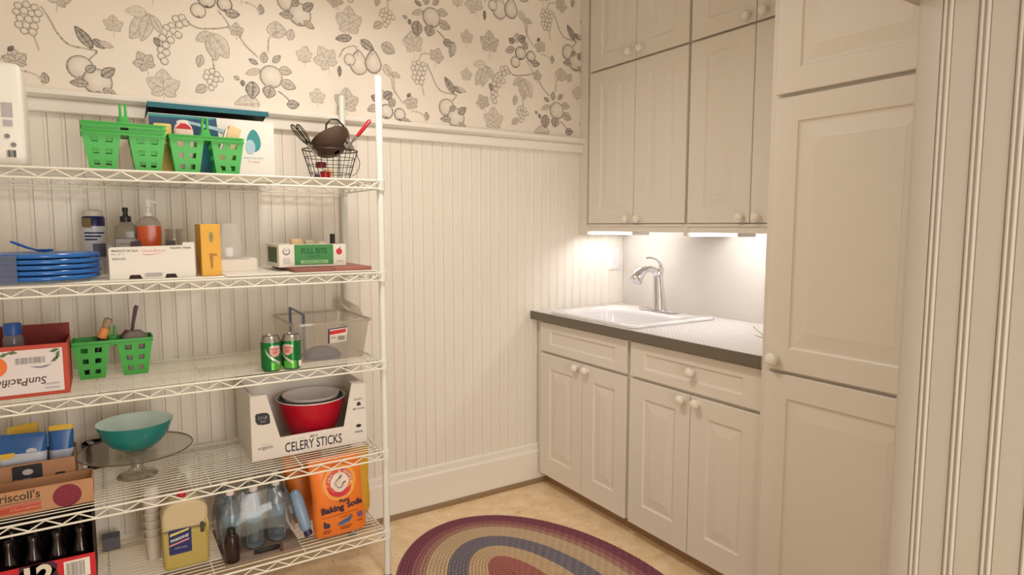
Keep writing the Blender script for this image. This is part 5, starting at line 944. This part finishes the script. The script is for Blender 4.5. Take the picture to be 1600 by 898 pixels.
text(jg, 'lettering', "PARSONS'", WHITE, (-2.317, yj-.0007, z+.109), .0125, rot=(PI/2, .2, 0), bold=.0003); text(jg, 'lettering', 'AMMONIA', LGREY, (-2.315, yj-.0007, z+.076), .008); text(jg, 'lettering', 'lemon', LGREY, (-2.303, yj-.0007, z+.100), .006, rot=(PI/2, .2, 0))
jg.location.x += .012
# spray bottle behind the jug
sy = thing('spray_bottle', 'white trigger spray bottle standing behind the yellow jug', 'bottle', (-2.25, -.17, z+.0004))
SPM = film('frosted_bottle', (224, 218, 208), body=.55)
part('body', MB().loft([[(-2.252+p[0], -.17+p[1], z+.0004+h) for p in rrect(-.038*s, .038*s, -.026*s, .026*s, .014*s, 4)] for h, s in ((0, .95), (.005, 1), (.13, 1), (.165, .85), (.20, .5), (.232, .36))]), SPM, sy, smooth=True, ang=60)
part('collar', MB().lathe([(.0145, .2326), (.0145, .246), (.010, .247)], (-2.252, -.17, z), 16), WHITEPL, sy, smooth=True)
part('trigger_head', MB().loft([[(-2.252+p[0], -.17+p[1], z+h) for p in rrect(x0, x1, -.010, .010, .005, 3)] for h, x0, x1 in ((.2472, -.010, .010), (.262, -.016, .012), (.270, -.030, .012), (.282, -.034, .010), (.286, -.030, .006))]), WHITEPL, sy, smooth=True, ang=60)
part('trigger', MB().tube([(-2.271, -.17, z+.266), (-2.282, -.17, z+.252), (-2.286, -.17, z+.236)], [.005, .0045, .003], 8), WHITEPL, sy, smooth=True)
# wrapped water bottles on a card tray
tr2 = thing('card_tray', 'grey-brown flattened card tray under the clear water bottles', 'tray', (-2.05, -.29, z+.0004))
part('base', MB().box(-2.178, -1.925, -.442, -.13, z+.0004, z+.003), mat('grey_brown_card', (152, 132, 118), .7), tr2); part('corner_tab', MB().prism([(-2.000, z+.0032), (-1.988, z+.0032), (-1.989, z+.034), (-1.997, z+.036)], 'y', -.436, -.433), mat('brown_tab', (96, 62, 44), .7), tr2)
zt_ = z+.0034
BL = film('pale_blue_bottle', (150, 176, 192), body=.34, gloss=.5); LBL = mat('pale_blue_label', (128, 164, 188), .35)
def water_bottle():
    t = thing('water_bottle', '', 'bottle', (0, 0, 0), 'clear water bottles on the bottom shelf')
    pr = [(.022, 0), (.029, .003), (.031, .010), (.0295, .022), (.031, .034), (.0295, .048), (.031, .060), (.031, .098)]
    part('lower_body', MB().lathe(pr, n=22), BL, t, local=True, smooth=True, ang=70); part('label_band', MB().lathe([(.0314, .0985), (.0314, .140)], n=22), LBL, t, local=True, smooth=True)
    part('shoulder', MB().lathe([(.031, .1405), (.029, .160), (.022, .180), (.0135, .196), (.0125, .205)], n=22), BL, t, local=True, smooth=True, ang=70)
    part('cap', MB().lathe([(.0145, .2055), (.0145, .221), (.013, .2225)], n=16), mat('white_cap', (224, 214, 206), .45), t, local=True, smooth=True, ang=50); return t
wb0 = water_bottle()
spots = [(-2.140, -.335, 'front left'), (-2.065, -.345, 'front middle'), (-1.985, -.330, 'front right'), (-2.145, -.235, 'back left'), (-2.062, -.240, 'back middle'), (-1.965, -.225, 'back right')]
for k, (x, y, w_) in enumerate(spots):
    lab = 'clear water bottle with white cap and blue band, %s of the six on tray' % w_
    if k == 0: wb0['label'] = lab; wb0.location = (x, y, zt_+.0)
    else: dup(wb0, (x, y, zt_), lab)
wr = thing('shrink_wrap', 'torn clear shrink wrap hanging around the six water bottles', 'plastic wrap', (-2.06, -.29, zt_))
rr = random.Random(11); loops = []
for h in (.055, .075, .10, .13, .155, .18, .195):
    l = []
    for k in range(64):
        t = k/64; a = 2*PI*t; ex = math.copysign(abs(math.cos(a))**.45, math.cos(a)); ey = math.copysign(abs(math.sin(a))**.45, math.sin(a)); n_ = .010*(rr.random()-.5)
        tp_ = 1-.22*max(0, (h-.12)/.08)
        l.append((-2.056+(.132*tp_+n_)*ex, -.286+(.106*tp_+n_)*ey, zt_+h+(.02*(rr.random()-.5)+.018*math.sin(3*a) if h in (.055, .195) else .004*(rr.random()-.5))))
    loops.append(l)
part('film', MB().loft(loops, False, False), film('crinkled_wrap', (196, 206, 212), body=.20, gloss=.45, rough=.18), wr, smooth=True, ang=25)
db = thing('brown_bottle', 'dark brown bottle at front left of the clear water bottles', 'bottle', (-2.152, -.412, zt_))
part('body', MB().lathe([(.022, 0), (.0245, .004), (.0245, .072), (.019, .090), (.012, .10)], (-2.152, -.412, zt_), 18), mat('brown_black_glass', (44, 24, 22), .2), db, smooth=True, ang=60); part('cap', MB().lathe([(.0135, .1005), (.0135, .114), (.012, .116)], (-2.152, -.412, zt_), 14), BLACKPL, db, smooth=True)
bk = single('black_strap', MB().tube([(-.045, 0, .006), (-.025, -.006, .009), (0, -.002, .008), (.025, -.006, .010), (.042, 0, .007)], [.006, .0085, .008, .009, .006], 10, flat=.8), BLACKPL, 'short black strap lying on the card tray before the bottles', 'strap', (-2.035, -.405, zt_+.0004), smooth=True)
pbt = thing('blue_bottle', 'pale blue squeeze bottle with a dark purple cap, leaning beside water bottles', 'bottle', (-1.905, -.36, zt_))
part('body', MB().tube([(-1.894, -.395, zt_+.034), (-1.897, -.392, zt_+.045), (-1.905, -.375, zt_+.085), (-1.915, -.355, zt_+.135), (-1.922, -.34, zt_+.165), (-1.924, -.337, zt_+.172)], [.014, .020, .0225, .0225, .018, .008], 16), mat('pale_blue_squeeze', (136, 162, 190), .25, noise=.06, nscale=20), pbt, smooth=True, ang=70)
part('cap', MB().tube([(-1.889, -.404, zt_+.0155), (-1.890, -.402, zt_+.018), (-1.894, -.3955, zt_+.0335)], [.013, .0155, .0145], 14), mat('dark_purple_cap', (50, 36, 84), .3), pbt, 'dark purple cap', smooth=True)
# bags of baking soda
def soda_bag(name, label, x, y, w_, h, d, tiltx, m, group=None, rot=0.):
    t = thing(name, label, 'bag', (x, y, z+.0006), group)
    rows = ((0, .93, .30), (.02, .98, .62), (.08, 1, .9), (.25, .99, 1), (.5, .98, 1), (.75, .975, .9), (.88, .98, .6), (.95, .985, .25), (1, .98, .06)); L = []
    for u, sw, sd in rows:
        l = []
        for k in range(28):
            a = 2*PI*k/28; ex = math.copysign(abs(math.cos(a))**.55, math.cos(a)); ey = math.copysign(abs(math.sin(a))**.75, math.sin(a)); l.append((ex*w_/2*sw+tiltx*u+.003*math.sin(9*u+a), ey*d/2*sd, u*h))
        L.append(l)
    o = part('bag', MB().loft(L).xf(Matrix.Rotation(rot, 4, 'Z')), m, t, local=True, smooth=True, ang=70); return t
OB = mat('orange_bag_film', (238, 128, 44), .35, noise=.12, nscale=9, bump=.5, bscale=30)
sb1 = soda_bag('baking_soda_bag', 'orange baking soda bag with round red emblem at right end of bottom shelf', -1.772, -.405, .192, .302, .085, -.020, OB)
def bagface(x, zz): # front of the bag at a point, following its belly
    u = (zz-z)/.302; sd = 1 if .25 < u < .6 else (.9 if u < .8 else .62); c_ = min(1, abs((x+1.772+.02*u)/.096)); ey = (max(0, 1-c_**3.6))**.42
    return -.405-.0425*sd*ey-.001
def bagflat(name, pts, m, off=0., lab=None):
    L0 = [(p[0], min(bagface(*p), -.4405)-off, p[1]) for p in pts]; return part(name, MB().loft([L0, [(p[0], p[1]+.0005, p[2]) for p in L0]]), m, sb1, lab)
ec = (-1.785, z+.212)
bagflat('emblem_halo', disc(ec[0], ec[1], .066, 30, .95), mat('amber_print', (246, 170, 78), .4), 0.0014)
bagflat('emblem_ring', disc(ec[0], ec[1], .053, 32, .95), mat('rose_red_print', (222, 96, 84), .4), .0022); bagflat('emblem_ring', [(ec[0]+.0530*.95*math.cos(a), ec[1]+.053*math.sin(a)) for a in [PI+.15+(PI-.3)*k/14 for k in range(15)]], mat('deep_red_print', (206, 42, 60), .4), .0030)
bagflat('emblem_disc', disc(ec[0], ec[1]+.002, .036, 28, .95), mat('emblem_white', (240, 226, 208), .45), .0038)
AI = mat('emblem_dark', (60, 56, 70), .5)
ya = bagface(*ec)-.0048
arm = MB().tube([(ec[0]-.020, ya, ec[1]+.004), (ec[0]-.008, ya, ec[1]-.016), (ec[0]+.004, ya, ec[1]-.018), (ec[0]+.014, ya, ec[1]+.000)], [.0065, .0075, .006, .0048], 8, flat=.1).tube([(ec[0]-.016, ya, ec[1]+.006), (ec[0]+.002, ya, ec[1]+.022)], [.003, .003], 8, flat=.1).tube([(ec[0]-.003, ya, ec[1]+.017), (ec[0]+.007, ya, ec[1]+.027)], [.0065, .0065], 8, flat=.1).tube([(ec[0]+.010, ya, ec[1]-.003), (ec[0]+.022, ya, ec[1]+.003)], [.006, .006], 8, flat=.1)
part('arm_emblem', arm, AI, sb1)
for s_, a_c in (('ARM', 2.62), ('&', 1.57), ('HAMMER', .50)):
    for i, chh in enumerate(s_):
        a = a_c-(i-(len(s_)-1)/2)*.235; r = .0445; text(sb1, 'lettering', chh, mat('emblem_letter', (246, 224, 206), .5), (ec[0]+r*.95*math.cos(a), bagface(*ec)-.0036, ec[1]+r*math.sin(a)), .0125, rot=(PI/2, a-PI/2, 0), bold=.0004)
NK = mat('dark_navy_ink', (40, 36, 66), .5); yn = bagface(-1.775, z+.13)-.0016
text(sb1, 'lettering', 'Pure', NK, (-1.770, yn, z+.142), .020, rot=(PI/2, .04, 0), bold=.0005)
text(sb1, 'lettering', 'Baking', NK, (-1.814, yn, z+.116), .032, rot=(PI/2, .06, 0), bold=.0011); text(sb1, 'lettering', 'Soda', NK, (-1.731, yn+.002, z+.124), .031, rot=(PI/2, .14, 0), bold=.0011, sx=.95)
text(sb1, 'lettering', 'Hundreds of Household Uses, Safe and Pure', mat('brown_ink', (150, 74, 34), .5), (-1.785, yn, z+.092), .0076, rot=(PI/2, .05, 0)); text(sb1, 'lettering', 'Resealable Bag', MATS['brown_ink'], (-1.765, yn, z+.081), .0076, rot=(PI/2, .05, 0))
bagflat('tub_picture', rrect(-1.846, -1.823, z+.046, z+.074, .005, 2), mat('purple_navy_print', (66, 46, 84), .5), .002)
bagflat('pool_picture', [(-1.798, z+.050), (-1.790, z+.060), (-1.765, z+.072), (-1.738, z+.078), (-1.742, z+.068), (-1.750, z+.056), (-1.775, z+.049)], mat('pool_blue_print', (74, 104, 150), .5), .002)
bagflat('laundry_picture', rrect(-1.722, -1.700, z+.062, z+.084, .003, 2), mat('purple_grey_print', (122, 92, 130), .5), .002)
for xa, xb, zz in ((-1.848, -1.818, .034), (-1.848, -1.822, .026), (-1.785, -1.742, .038), (-1.785, -1.75, .031), (-1.722, -1.700, .048)): bagflat('small_print', rect(xa, xb, z+zz, z+zz+.004), MATS['brown_ink'], .002)
sb2 = soda_bag('baking_soda_bag', 'darker orange bag behind the left of the front baking soda bag', -1.842, -.225, .150, .268, .10, -.02, mat('dark_orange_film', (216, 118, 36), .4, noise=.15, nscale=12, bump=.5, bscale=30))
sb3 = soda_bag('yellow_bag', 'yellow bag standing behind the right edge of baking soda bag', -1.675, -.275, .120, .270, .07, 0., mat('yellow_bag_film', (226, 176, 50), .4, noise=.1, nscale=12, bump=.4, bscale=30))
